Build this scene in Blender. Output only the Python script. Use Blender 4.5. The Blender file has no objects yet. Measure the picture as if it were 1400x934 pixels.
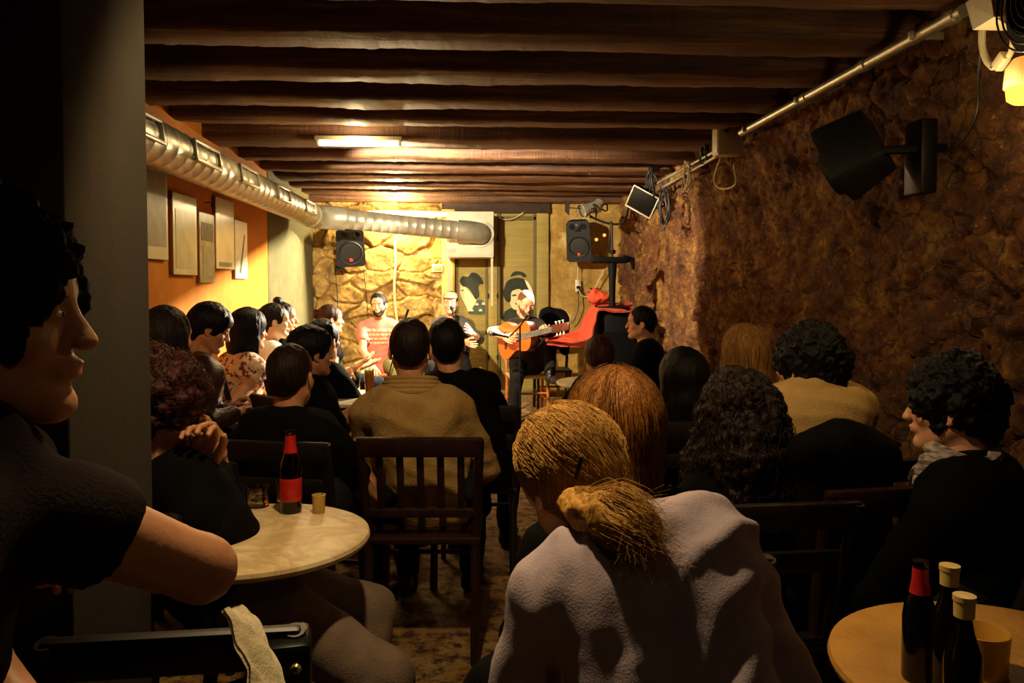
import bpy, bmesh, math, random
import numpy as np
from mathutils import Vector, Matrix
random.seed(7)
SC = bpy.context.scene
COL = SC.collection
D2R = math.pi / 180

# ------------------------------------------------------------------ camera
FPX = 1089.0
YAW = 3.4 * D2R
PITCH = 2.2 * D2R
CAMZ = 1.38
cam_d = bpy.data.cameras.new('camera')
cam_d.sensor_width = 36
cam_d.lens = 36 * FPX / 1400
cam_d.shift_y = -35 / 1400
cam = bpy.data.objects.new('camera', cam_d)
COL.objects.link(cam)
cam.location = (0, 0, CAMZ)
cam.rotation_euler = (math.pi / 2 - PITCH, 0, -YAW)
cam_d.clip_start = 0.02
SC.camera = cam
_R = cam.rotation_euler.to_matrix()

def at(px, py, Y):
    """world point seen at pixel (px,py) at depth Y (world y)"""
    d = _R @ Vector(((px - 700) / FPX, -(py - 432) / FPX, -1))
    return Vector((d.x * Y / d.y, Y, CAMZ + d.z * Y / d.y))

# ------------------------------------------------------------------ colours and materials
def lin(c):
    if isinstance(c, str):
        c = [int(c[i:i + 2], 16) / 255 for i in (0, 2, 4)]
    return tuple((x / 12.92 if x <= 0.04045 else ((x + 0.055) / 1.055) ** 2.4) for x in c[:3]) + (1,)

class NT:
    def __init__(s, name):
        s.m = bpy.data.materials.new(name); s.m.use_nodes = True
        s.t = s.m.node_tree; s.t.nodes.clear()
        s.out = s.n('ShaderNodeOutputMaterial'); s.b = s.n('ShaderNodeBsdfPrincipled')
        s.l(s.b.outputs[0], s.out.inputs[0])
    def n(s, typ, **kw):
        x = s.t.nodes.new(typ)
        for k, v in kw.items(): setattr(x, k, v)
        return x
    def l(s, a, b): s.t.links.new(a, b)
    def coord(s, scale=(1, 1, 1), kind='Object'):
        tc = s.n('ShaderNodeTexCoord'); mp = s.n('ShaderNodeMapping')
        s.l(tc.outputs[kind], mp.inputs[0]); mp.inputs['Scale'].default_value = scale
        return mp.outputs[0]
    def noise(s, vec, scale, detail=4, rough=.55, dist=0):
        x = s.n('ShaderNodeTexNoise'); s.l(vec, x.inputs['Vector'])
        x.inputs['Scale'].default_value = scale; x.inputs['Detail'].default_value = detail
        x.inputs['Roughness'].default_value = rough; x.inputs['Distortion'].default_value = dist
        return x.outputs[0]
    def ramp(s, f, stops):
        x = s.n('ShaderNodeValToRGB'); s.l(f, x.inputs[0])
        e = x.color_ramp.elements
        while len(e) < len(stops): e.new(.5)
        for i, (p, c) in enumerate(stops):
            e[i].position = p; e[i].color = lin(c) if not isinstance(c, (int, float)) else (c, c, c, 1)
        return x.outputs[0]
    def mixc(s, f, a, b, mode='MIX'):
        x = s.n('ShaderNodeMix', data_type='RGBA', blend_type=mode)
        for sock, v in ((x.inputs[0], f), (x.inputs[6], a), (x.inputs[7], b)):
            if hasattr(v, 'is_linked'): s.l(v, sock)
            else: sock.default_value = v
        return x.outputs[2]
    def math(s, op, a, b=0.0, c=None):
        x = s.n('ShaderNodeMath', operation=op)
        for i, v in enumerate((a, b) if c is None else (a, b, c)):
            if hasattr(v, 'is_linked'): s.l(v, x.inputs[i])
            else: x.inputs[i].default_value = v
        return x.outputs[0]
    def bump(s, h, strength=.5, dist=.01, normal=None):
        x = s.n('ShaderNodeBump'); s.l(h, x.inputs['Height'])
        x.inputs['Strength'].default_value = strength; x.inputs['Distance'].default_value = dist
        if normal: s.l(normal, x.inputs['Normal'])
        return x.outputs[0]
    def set(s, col=None, rough=None, metal=None, normal=None, **kw):
        for k, v in (('Base Color', col), ('Roughness', rough), ('Metallic', metal), ('Normal', normal)):
            if v is None: continue
            if hasattr(v, 'is_linked'): s.l(v, s.b.inputs[k])
            else: s.b.inputs[k].default_value = v
        for k, v in kw.items(): s.b.inputs[k.replace('_', ' ')].default_value = v
        return s.m

_mats = {}
def M(name, c1, c2=None, rough=.7, metal=0, scale=20, bump=.0, bs=80, stretch=(1, 1, 1), **kw):
    """two-tone noise material with fine bump"""
    if name in _mats: return _mats[name]
    t = NT(name); v = t.coord(stretch)
    c2 = c2 or c1
    f = t.noise(v, scale, 5)
    c = t.ramp(f, [(.35, c1), (.65, c2)])
    nrm = t.bump(t.noise(v, bs, 4), bump, .01) if bump else None
    _mats[name] = t.set(c, rough, metal, nrm, **kw)
    return _mats[name]

def emit(name, c, s):
    t = NT(name); t.t.nodes.remove(t.b)
    e = t.n('ShaderNodeEmission'); e.inputs[0].default_value = lin(c); e.inputs[1].default_value = s
    t.l(e.outputs[0], t.out.inputs[0]); return t.m

def glass(name, c=(1, 1, 1), rough=.02, ior=1.45):
    t = NT(name)
    return t.set(lin(c), rough, 0, None, Transmission_Weight=1.0, IOR=ior)

# ------------------------------------------------------------------ object helpers
def link(o, parent=None, loc=None):
    COL.objects.link(o)
    if parent: o.parent = parent
    if loc is not None: o.location = loc
    return o
def tag(o, label, cat, group=None):
    o['label'] = label; o['category'] = cat
    if group: o['group'] = group
    return o
def thing(name, label, cat, loc=(0, 0, 0), rz=0, group=None):
    o = bpy.data.objects.new(name, None); link(o); o.location = loc; o.rotation_euler = (0, 0, rz)
    o.empty_display_size = .05
    return tag(o, label, cat, group)
def struct(o): o['kind'] = 'structure'; return o
def mesh_obj(name, verts, faces, mat=None, parent=None, smooth=True, autosmooth=None):
    me = bpy.data.meshes.new(name)
    verts = np.asarray(verts, np.float32)
    if isinstance(faces, np.ndarray) and faces.ndim == 2:
        k = faces.shape[1]; nf = len(faces)
        me.vertices.add(len(verts)); me.vertices.foreach_set('co', verts.ravel())
        me.loops.add(nf * k); me.loops.foreach_set('vertex_index', faces.ravel().astype(np.int32))
        me.polygons.add(nf); me.polygons.foreach_set('loop_start', np.arange(0, nf * k, k, dtype=np.int32))
        me.polygons.foreach_set('loop_total', np.full(nf, k, np.int32)); me.update(calc_edges=True)
    else:
        me.from_pydata([tuple(v) for v in verts.tolist()], [], [tuple(f) for f in faces])
    me.validate()
    if smooth: me.polygons.foreach_set('use_smooth', np.ones(len(me.polygons), bool))
    if mat: me.materials.append(mat)
    o = bpy.data.objects.new(name, me); link(o, parent)
    return o

class MB:
    """bmesh builder"""
    def __init__(s): s.bm = bmesh.new()
    def box(s, c, size, rot=None, bev=0, taper=None):
        r = bmesh.ops.create_cube(s.bm, size=1)
        vs = r['verts']
        for v in vs:
            v.co = Vector((v.co.x * size[0], v.co.y * size[1], v.co.z * size[2]))
            if taper and v.co.z > 0: v.co.x *= taper[0]; v.co.y *= taper[1]
        if bev:
            es = list({e for v in vs for e in v.link_edges})
            g = bmesh.ops.bevel(s.bm, geom=es, offset=bev, segments=2, affect='EDGES', profile=.5)
            vs = list({v for f in g['faces'] for v in f.verts} | {v for v in vs if v.is_valid})
        m = Matrix.Translation(Vector(c)) @ (rot.to_4x4() if rot else Matrix.Identity(4))
        for v in vs: v.co = m @ v.co
        return s
    def tube(s, pts, r, seg=10, cap=True):
        pts = [Vector(p) for p in pts]; n = len(pts)
        rs = r if isinstance(r, (list, tuple)) else [r] * n
        rings = []; up = None
        for i, p in enumerate(pts):
            d = (pts[min(i + 1, n - 1)] - pts[max(i - 1, 0)]).normalized()
            if up is None:
                up = Vector((0, 0, 1)) if abs(d.z) < .9 else Vector((1, 0, 0))
            a = d.cross(up).normalized(); up = a.cross(d).normalized()
            rings.append([s.bm.verts.new(p + (a * math.cos(t) + up * math.sin(t)) * rs[i])
                          for t in [2 * math.pi * k / seg for k in range(seg)]])
        for A, B in zip(rings, rings[1:]):
            for k in range(seg):
                s.bm.faces.new((A[k], A[(k + 1) % seg], B[(k + 1) % seg], B[k]))
        if cap:
            s.bm.faces.new(rings[0][::-1]); s.bm.faces.new(rings[-1])
        return s
    def lathe(s, prof, c=(0, 0, 0), seg=32, rot=None):
        """prof: list of (r,z); closes at r==0"""
        m = Matrix.Translation(Vector(c)) @ (rot.to_4x4() if rot else Matrix.Identity(4))
        rings = []
        for r, z in prof:
            if r < 1e-6: rings.append([s.bm.verts.new(m @ Vector((0, 0, z)))])
            else: rings.append([s.bm.verts.new(m @ Vector((r * math.cos(2 * math.pi * k / seg), r * math.sin(2 * math.pi * k / seg), z))) for k in range(seg)])
        for A, B in zip(rings, rings[1:]):
            if len(A) == 1 and len(B) == 1: continue
            for k in range(seg):
                k2 = (k + 1) % seg
                if len(A) == 1: s.bm.faces.new((A[0], B[k2], B[k]))
                elif len(B) == 1: s.bm.faces.new((A[k], A[k2], B[0]))
                else: s.bm.faces.new((A[k], A[k2], B[k2], B[k]))
        return s
    def prism(s, pts, axis_from, axis_to):
        """pts: list of Vector outline at base; extrude by vector"""
        off = Vector(axis_to) - Vector(axis_from)
        a = [s.bm.verts.new(Vector(p)) for p in pts]; b = [s.bm.verts.new(Vector(p) + off) for p in pts]
        n = len(pts)
        s.bm.faces.new(a); s.bm.faces.new(b[::-1])
        for i in range(n): s.bm.faces.new((a[i], b[i], b[(i + 1) % n], a[(i + 1) % n]))
        return s
    def build(s, name, mat, parent=None, smooth=True, sharp=35):
        bmesh.ops.recalc_face_normals(s.bm, faces=s.bm.faces)
        me = bpy.data.meshes.new(name); s.bm.to_mesh(me); s.bm.free()
        if smooth:
            me.polygons.foreach_set('use_smooth', np.ones(len(me.polygons), bool))
            try: me.set_sharp_from_angle(angle=sharp * D2R)
            except Exception: pass
        me.materials.append(mat)
        o = bpy.data.objects.new(name, me); link(o, parent); return o

def spline(pts, n=8):
    """catmull-rom through pts"""
    P = [Vector(p) for p in pts]; P = [2 * P[0] - P[1]] + P + [2 * P[-1] - P[-2]]
    out = []
    for i in range(1, len(P) - 2):
        for k in range(n):
            t = k / n
            out.append(.5 * ((2 * P[i]) + (P[i + 1] - P[i - 1]) * t + (2 * P[i - 1] - 5 * P[i] + 4 * P[i + 1] - P[i + 2]) * t * t
                             + (3 * P[i] - P[i - 1] - 3 * P[i + 1] + P[i + 2]) * t ** 3))
    out.append(P[-2]); return out
def rot(x=0, y=0, z=0):
    return (Matrix.Rotation(z * D2R, 3, 'Z') @ Matrix.Rotation(y * D2R, 3, 'Y') @ Matrix.Rotation(x * D2R, 3, 'X'))
def aim(v, up=(0, 0, 1)):
    """matrix whose +z axis is v"""
    z = Vector(v).normalized(); x = Vector(up).cross(z)
    if x.length < 1e-4: x = Vector((1, 0, 0))
    x.normalize(); y = z.cross(x)
    return Matrix((x, y, z)).transposed()

# ------------------------------------------------------------------ numpy noise
_tab = np.random.RandomState(3).rand(4096).astype(np.float32)
def _h(i, j, k):
    return _tab[(i * 73 + j * 1319 + k * 2741 + (i * j * 7) + (j * k * 13)) & 4095]
def vnoise(P):
    P = np.asarray(P, np.float64); I = np.floor(P).astype(np.int64); f = P - I; f = f * f * (3 - 2 * f)
    x, y, z = f[..., 0], f[..., 1], f[..., 2]; i, j, k = I[..., 0], I[..., 1], I[..., 2]
    def L(a, b, t): return a + (b - a) * t
    return L(L(L(_h(i, j, k), _h(i + 1, j, k), x), L(_h(i, j + 1, k), _h(i + 1, j + 1, k), x), y),
             L(L(_h(i, j, k + 1), _h(i + 1, j, k + 1), x), L(_h(i, j + 1, k + 1), _h(i + 1, j + 1, k + 1), x), y), z) * 2 - 1
def fbm(P, o=4, g=.5):
    s = 0; a = 1
    P = np.asarray(P, np.float64)
    for q in range(o):
        s = s + a * vnoise(P + q * 17.3); P = P * 2.03; a *= g
    return s
def voro(U, V, seed=0):
    """returns f1,f2,id of 2-D jittered cells"""
    iu = np.floor(U).astype(int); iv = np.floor(V).astype(int)
    f1 = np.full(U.shape, 9.); f2 = np.full(U.shape, 9.); idd = np.zeros(U.shape)
    for a in (-1, 0, 1):
        for b in (-1, 0, 1):
            ci = iu + a; cj = iv + b
            ju = _h(ci, cj, seed + 1 + 0 * ci); jv = _h(ci, cj, seed + 5 + 0 * ci)
            d = np.hypot(ci + .1 + .8 * ju - U, cj + .1 + .8 * jv - V)
            closer = d < f1
            f2 = np.where(closer, f1, np.minimum(f2, d)); idd = np.where(closer, _h(ci, cj, seed + 9 + 0 * ci), idd)
            f1 = np.where(closer, d, f1)
    return f1, f2, idd

# ------------------------------------------------------------------ signed-distance modelling
class SDF:
    def __init__(s, h): s.h = h; s.p = []
    def _add(s, f, lo, hi, k, op='u'): s.p.append((f, np.array(lo, float), np.array(hi, float), k, op)); return s
    def cone(s, a, b, ra, rb, k=.03, sq=None, flat=0, op='u'):
        a = np.array(a, float); b = np.array(b, float); ba = b - a; L2 = max(float(ba @ ba), 1e-9); L = math.sqrt(L2)
        R = max(ra, rb)
        if sq: ax = np.array(sq[0], float); ax /= np.linalg.norm(ax); w = sq[1]
        def f(P):
            v = P - a; t = np.clip((v @ ba) / L2, 0, 1); v = v - t[..., None] * ba
            if sq:
                c = v @ ax; v = v + ax * (c * (1 / w - 1))[..., None]
            d = np.sqrt((v * v).sum(-1)) - (ra + (rb - ra) * t)
            if sq and w < 1: d = d * (w + (1 - w) * .5)
            if flat & 1: d = np.maximum(d, ((P - b) @ ba) / L)
            if flat & 2: d = np.maximum(d, ((a - P) @ ba) / L)
            return d
        m = R * (max(1, sq[1]) if sq else 1)
        return s._add(f, np.minimum(a, b) - m, np.maximum(a, b) + m, k, op)
    def chain(s, pts, rs, k=.03, **kw):
        for i in range(len(pts) - 1): s.cone(pts[i], pts[i + 1], rs[i], rs[i + 1], k, **kw)
        return s
    def ell(s, c, r, k=.03, R=None, op='u'):
        c = np.array(c, float); r = np.array(r, float); A = np.array(R) if R is not None else np.eye(3)
        def f(P):
            v = (P - c) @ A
            k0 = np.sqrt(((v / r) ** 2).sum(-1)); k1 = np.sqrt(((v / (r * r)) ** 2).sum(-1))
            return np.where(k1 > 1e-9, k0 * (k0 - 1) / np.maximum(k1, 1e-9), -r.min())
        m = r.max() if R is not None else r
        return s._add(f, c - m, c + m, k, op)
    def rbox(s, c, hs, rad, k=.01, R=None, op='u'):
        c = np.array(c, float); hs = np.array(hs, float); A = np.array(R) if R is not None else np.eye(3)
        def f(P):
            q = np.abs((P - c) @ A) - (hs - rad)
            return np.sqrt((np.maximum(q, 0) ** 2).sum(-1)) + np.minimum(q.max(-1), 0) - rad
        m = np.linalg.norm(hs) if R is not None else hs
        return s._add(f, c - m, c + m, k, op)
    def plane(s, p, n, k=.005):
        """cut away the side n points to"""
        p = np.array(p, float); n = np.array(n, float); n /= np.linalg.norm(n)
        return s._add(lambda P: (P - p) @ n, (-1e9,) * 3, (1e9,) * 3, k, 'i')
    def warp(s, fn):
        """add a field to the distance everywhere"""
        return s._add(fn, (-1e9,) * 3, (1e9,) * 3, 0, 'w')
    def build(s, pad=.02, lo=None, hi=None):
        h = s.h
        us = [q for q in s.p if q[4] == 'u']
        L = np.min([q[1] for q in us], 0) - pad - 2 * h; H = np.max([q[2] for q in us], 0) + pad + 2 * h
        if lo is not None: L = np.maximum(L, lo)
        if hi is not None: H = np.minimum(H, hi)
        n = np.maximum(4, np.ceil((H - L) / h).astype(int) + 1)
        A = np.full(n, .5, np.float32)
        ax = [L[i] + h * np.arange(n[i]) for i in range(3)]
        for f, a, b, k, op in s.p:
            mg = k + 3 * h + (.03 if op == 'u' else 0)
            i0 = np.clip(np.floor((a - mg - L) / h), 0, n).astype(int); i1 = np.clip(np.ceil((b + mg - L) / h) + 1, 0, n).astype(int)
            if (i1 <= i0).any(): continue
            sl = tuple(slice(int(x), int(y)) for x, y in zip(i0, i1))
            P = np.stack(np.meshgrid(ax[0][sl[0]], ax[1][sl[1]], ax[2][sl[2]], indexing='ij'), -1)
            d = f(P); cur = A[sl]
            if op == 'w': A[sl] = cur + d; continue
            if op == 'u':
                hh = np.maximum(k - np.abs(cur - d), 0) / max(k, 1e-6); A[sl] = np.minimum(cur, d) - hh * hh * k * .25
            else:
                if op == 's': d = -d
                hh = np.maximum(k - np.abs(cur - d), 0) / max(k, 1e-6); A[sl] = np.maximum(cur, d) + hh * hh * k * .25
        return nets(A, L, h)

_CO = np.array([(i, j, k) for i in (0, 1) for j in (0, 1) for k in (0, 1)])
_ED = [(a, b) for a in range(8) for b in range(a + 1, 8) if np.abs(_CO[a] - _CO[b]).sum() == 1]
def nets(A, lo, h):
    neg = A < 0; n = np.array(A.shape)
    c = np.zeros(n - 1, np.int8)
    for o in _CO: c += neg[o[0]:n[0] - 1 + o[0], o[1]:n[1] - 1 + o[1], o[2]:n[2] - 1 + o[2]]
    I = np.argwhere((c > 0) & (c < 8))
    if not len(I): return np.zeros((0, 3)), np.zeros((0, 4), int)
    idx = np.full(n - 1, -1, np.int64); idx[I[:, 0], I[:, 1], I[:, 2]] = np.arange(len(I))
    acc = np.zeros((len(I), 3)); cnt = np.zeros(len(I))
    cv = [A[I[:, 0] + o[0], I[:, 1] + o[1], I[:, 2] + o[2]] for o in _CO]
    for a, b in _ED:
        v1, v2 = cv[a], cv[b]; m = (v1 < 0) != (v2 < 0)
        t = v1[m] / (v1[m] - v2[m]); acc[m] += _CO[a] + t[:, None] * (_CO[b] - _CO[a]); cnt[m] += 1
    V = lo + h * (I + acc / cnt[:, None]); F = []
    for d in range(3):
        e = [(1, 2), (2, 0), (0, 1)][d]
        s0 = [slice(None)] * 3; s1 = [slice(None)] * 3; s0[d] = slice(0, n[d] - 1); s1[d] = slice(1, n[d])
        ch = neg[tuple(s0)] != neg[tuple(s1)]
        q = np.argwhere(ch); ok = (q[:, e[0]] > 0) & (q[:, e[1]] > 0) & (q[:, e[0]] < n[e[0]] - 1) & (q[:, e[1]] < n[e[1]] - 1); q = q[ok]
        inside = neg[q[:, 0], q[:, 1], q[:, 2]]
        o = np.zeros((4, 3), int); o[0, e[0]] = o[0, e[1]] = -1; o[1, e[1]] = -1; o[3, e[0]] = -1
        f = np.stack([idx[tuple((q + o[k]).T)] for k in range(4)], 1)
        f[~inside] = f[~inside][:, ::-1]; F.append(f)
    F = np.concatenate(F); F = F[(F >= 0).all(1)]
    return V, F
def normals(V, F):
    fn = np.cross(V[F[:, 2]] - V[F[:, 0]], V[F[:, 3]] - V[F[:, 1]]); N = np.zeros_like(V)
    for k in range(4): np.add.at(N, F[:, k], fn)
    return N / np.maximum(np.linalg.norm(N, axis=1), 1e-12)[:, None]
def relax(V, F, it=1):
    for _ in range(it):
        S = np.zeros_like(V); c = np.zeros(len(V))
        for k in range(4):
            np.add.at(S, F[:, k], V[F[:, (k + 1) % 4]] + V[F[:, (k + 3) % 4]]); np.add.at(c, F[:, k], 2)
        V = .5 * V + .5 * S / np.maximum(c, 1)[:, None]
    return V
def disp(V, F, fn): return V + normals(V, F) * fn(V)[:, None]
def xf(V, m):
    m = np.array(m); return V @ m[:3, :3].T + m[:3, 3]
def join(parts):
    Vs, Fs, o = [], [], 0
    for V, F in parts: Vs.append(V); Fs.append(F + o); o += len(V)
    return np.concatenate(Vs), np.concatenate(Fs)
# ------------------------------------------------------------------ room dimensions
WL, WR, WB = -1.83, 1.95, 9.8
BZ = 2.43      # underside of the beams
CZ = 2.66

def wall_mat(name, a, b, c, scale, bscale, bstr, spots=None, joint_shade=None):
    t = NT(name); v = t.coord()
    f = t.noise(v, scale, 6, .6); f2 = t.noise(v, scale * 4.5, 5, .65)
    col = t.ramp(f, [(.3, a), (.5, b), (.7, c)])
    col = t.mixc(t.ramp(f2, [(.42, 0.0), (.62, 1.0)]), col, t.mixc(.6, col, lin(a)))
    if spots: col = t.mixc(t.ramp(t.noise(v, 55, 3, .6), [(.62, 0.0), (.72, .7)]), col, lin(spots))
    if joint_shade:  # dark joint lines that also paint shade into the wall's crevices
        vm = t.n('ShaderNodeVectorMath', operation='MULTIPLY_ADD'); nz = t.n('ShaderNodeTexNoise'); t.l(v, nz.inputs['Vector']); nz.inputs['Scale'].default_value = 5; nz.inputs['Detail'].default_value = 4
        t.l(nz.outputs[1], vm.inputs[0]); vm.inputs[1].default_value = (.22,) * 3; t.l(v, vm.inputs[2])
        vo = t.n('ShaderNodeTexVoronoi', feature='DISTANCE_TO_EDGE'); t.l(vm.outputs[0], vo.inputs['Vector']); vo.inputs['Scale'].default_value = 5.5
        ln = t.ramp(vo.outputs['Distance'], [(.0, 1.0), (.05, 0.0)]); mk = t.ramp(t.noise(v, 1.7, 3), [(.4, 0.0), (.55, .85)])
        col = t.mixc(t.math('MULTIPLY', ln, mk), col, lin(joint_shade))
    h = t.math('ADD', t.noise(v, bscale, 8, .7), t.math('MULTIPLY', t.noise(v, bscale * 6, 5, .7), .5))
    return t.set(col, .9, 0, t.bump(h, bstr, .03))

def relief_wall(name, u0, u1, v0, v1, step, fn, place, mat):
    U, V = np.meshgrid(np.arange(u0, u1 + step, step), np.arange(v0, v1 + step, step), indexing='ij')
    Dp = fn(U, V); P = place(U, V, Dp).reshape(-1, 3)
    a, b = U.shape; i = np.arange(a * b).reshape(a, b)
    F = np.stack([i[:-1, :-1], i[1:, :-1], i[1:, 1:], i[:-1, 1:]], -1).reshape(-1, 4)
    return struct(mesh_obj(name, P, F, mat))

def plaster_stone(U, V):
    P = np.stack([U, V, 0 * U + 3], -1)
    w = fbm(P * 3.4, 3) * .16; w2 = fbm(P * 3.1 + 50, 3) * .14
    f1, f2, idd = voro((U + w) * 3.0, (V + w2) * 4.6, 2)
    e = f2 - f1
    show = np.clip(fbm(P * 1.1 + 21, 3) * 1.6 + .35, 0, 1)
    stone = (np.clip(e * 5, 0, 1) ** .5 * (.018 + .05 * idd) - .03 * np.exp(-(e / .07) ** 2)) * show
    f1b, f2b, idb = voro((U + w2) * 11, (V + w) * 14, 7)
    small = (np.clip((f2b - f1b) * 3, 0, 1) * idb) * .026
    g = fbm(P * 9, 5, .7) * .02; h = fbm(P * 1.6 + 9, 2) * .035
    pit = -np.clip(fbm(P * (7, 9, 1) + 4, 3) - .62, 0, .25) * .16
    return stone + small + g + h + pit

def big_stone(U, V):
    P = np.stack([U, V, 0 * U + 8], -1)
    wu = fbm(P * 2.0, 3) * .17; wv = fbm(P * 2.3 + 31, 3) * .13
    f1, f2, idd = voro((U + wu) * 2.5 + 3, (V + wv) * 4.4, 4)
    e = f2 - f1
    tu = (_h((idd * 977).astype(int), (idd * 331).astype(int), 3) - .5); tv = (_h((idd * 577).astype(int), (idd * 131).astype(int), 8) - .5)
    tilt = (tu * np.sin(U * 5) + tv * np.sin(V * 7 + idd * 9)) * .05
    body = np.clip(e * 7, 0, 1) ** .4 * (.06 + .09 * idd) + tilt * np.clip(e * 4, 0, 1)
    led = np.round(fbm(P * (3, 6, 1) + idd[..., None] * 9, 3) * 4) / 4 * .02
    return body + led + fbm(P * 10, 5, .66) * .016

m_right = wall_mat('rough_ochre_plaster', '401a0a', '84501c', 'c0903a', 4.5, 34, 1.0, 'd0a860', '2a1208')
m_back = wall_mat('honey_stone', '80602e', 'b89248', 'd8b878', 5, 18, .8)
relief_wall('wall_right', -1.2, WB + .1, -.02, CZ + .1, .016, plaster_stone,
            lambda U, V, D: np.stack([WR + .02 - D, U, V], -1), m_right)
XS = (603 - 635) / FPX * WB + .01
relief_wall('wall_back', WL - .05, XS, -.02, CZ, .012, big_stone,
            lambda U, V, D: np.stack([U, WB + .05 - D, V], -1), m_back)
def rough_plaster(U, V):
    P = np.stack([U, V, 0 * U + 5], -1)
    return fbm(P * 2.5, 6, .6) * .035 - np.clip(fbm(P * 4 + 2, 3) - .4, 0, 1) * .05
XP = at(750, 400, WB).x
m_backr = wall_mat('stained_plaster', '96742e', 'b8924a', 'd8bc74', 4, 26, .6)
relief_wall('wall_back_right', XP, WR + .1, -.02, CZ, .014, rough_plaster,
            lambda U, V, D: np.stack([U, WB + .02 - D, V], -1), m_backr)

# left wall: orange then dark olive
m_orange = wall_mat('orange_paint', 'b86c14', 'c97c18', 'd68a24', 1.4, 40, .12)
m_olive = wall_mat('olive_paint', '4a4626', '575230', '625c38', 2.0, 40, .15)
m_pillar = wall_mat('pillar_paint', '251d0e', '2c2310', '332813', 1.5, 60, .2)
YO = 7.56
struct(MB().box((WL - .1, (1.0 + YO) / 2, CZ / 2), (.2, YO - 1.0, CZ)).build('wall_left', m_orange))
struct(MB().box((WL - .1 + .005, (YO + WB + .1) / 2, CZ / 2), (.2, WB + .1 - YO, CZ)).build('wall_left_far', m_olive))
# wall end by the entrance, close to the camera
PX = -.72
def _yw(px, X):
    d = _R @ Vector(((px - 700) / FPX, -(420 - 432) / FPX, -1)); return d.y * X / d.x
PY0, PY1 = _yw(92, PX), _yw(205, PX)
struct(MB().box(((PX - 2.2) / 2, (PY0 + PY1) / 2, CZ / 2), (2.2 + PX, PY1 - PY0, CZ), bev=.006).build('wall_entrance', m_pillar))
# floor
tf = NT('worn_concrete'); v = tf.coord()
c = tf.ramp(tf.noise(v, 1.3, 6, .65), [(.3, '6b4a24'), (.5, '96723c'), (.7, 'b09860')])
c = tf.mixc(tf.ramp(tf.noise(v, 16, 5, .7), [(.45, 0.0), (.6, 1.0)]), c, lin('3b1e10'))
m_floor = tf.set(c, .75, 0, tf.bump(tf.math('ADD', tf.noise(v, 18, 7, .7), tf.noise(v, 70, 4)), .6, .02))
struct(MB().box((-.1, 4.3, -.05), (4.6, 11.2, .1)).build('floor', m_floor))
m_ceil = wall_mat('dark_ceiling_board', '2c160c', '3a1e10', '472a16', 3, 30, .3)
struct(MB().box((-.1, 4.3, CZ + .03), (4.6, 11.2, .06)).build('ceiling', m_ceil))
# rough timber beams
def beam_mat(nm, a, b, c):
    t = NT(nm); v = t.coord((.5, 8, 8))
    v2 = t.coord((40, 1.5, 1.5))
    col = t.ramp(t.noise(v, 3, 6, .65), [(.3, a), (.55, b), (.75, c)])
    h = t.math('ADD', t.noise(v, 5, 6, .7), t.math('MULTIPLY', t.noise(v2, 1.5, 3), .6))
    return t.set(col, .62, 0, t.bump(h, .6, .012))
m_beam = beam_mat('rough_timber', '331a0d', '583518', '8a683c')
def beam(i, y0, w, z, zt=CZ):
    x0, x1 = WL - .02, WR + .06
    if y0 < 1.9: x0 = -2.0
    n = 160; nb = 6
    ys = [0, .03, .5, .97, 1, 1]
    X = np.linspace(x0, x1, n)
    prof = [(0, zt), (0, z + .02), (.012, z), (w / 2, z), (w - .012, z), (w, z + .02), (w, zt)]
    V = np.array([[(x, y0 + a, b) for a, b in prof] for x in X]).reshape(-1, 3)
    k = len(prof); F = []
    for q in range(n - 1):
        for r in range(k - 1): F.append((q * k + r, (q + 1) * k + r, (q + 1) * k + r + 1, q * k + r + 1))
    F = np.array(F); N = fbm(V * (2, 9, 9) + i * 5, 3) * .009 + fbm(V * (22, 22, 22) + i, 2) * .004
    m = V[:, 2] < zt - .01
    V[:, 2] += N * m; V[:, 1] += fbm(V * (3, 12, 12) + i * 9 + 50, 3) * .007 * m
    return struct(mesh_obj('trim_%d' % i, V, F, m_beam, smooth=False))
for i, (y0, w, z) in enumerate([(.6, .24, BZ), (1.2, .24, BZ), (1.8, .24, BZ), (2.72, .27, BZ - .005), (3.36, .25, BZ), (3.95, .28, BZ), (4.55, .27, BZ), (5.1, .22, BZ),
                                (5.72, .42, BZ - .01), (6.62, .26, BZ), (7.32, .22, BZ), (7.86, .3, BZ), (8.5, .34, BZ), (9.12, .24, BZ), (9.52, .34, BZ - .05)]):
    beam(i + 1, y0, w, z)
# red painted batten in front of the lamp
m_red = M('red_paint', '8a0f12', '6d0a10', .45)
struct(MB().box(((WL + 1.75) / 2, 5.46, 2.49), (1.72 - WL, .03, .035)).build('trim_20', m_red))

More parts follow.
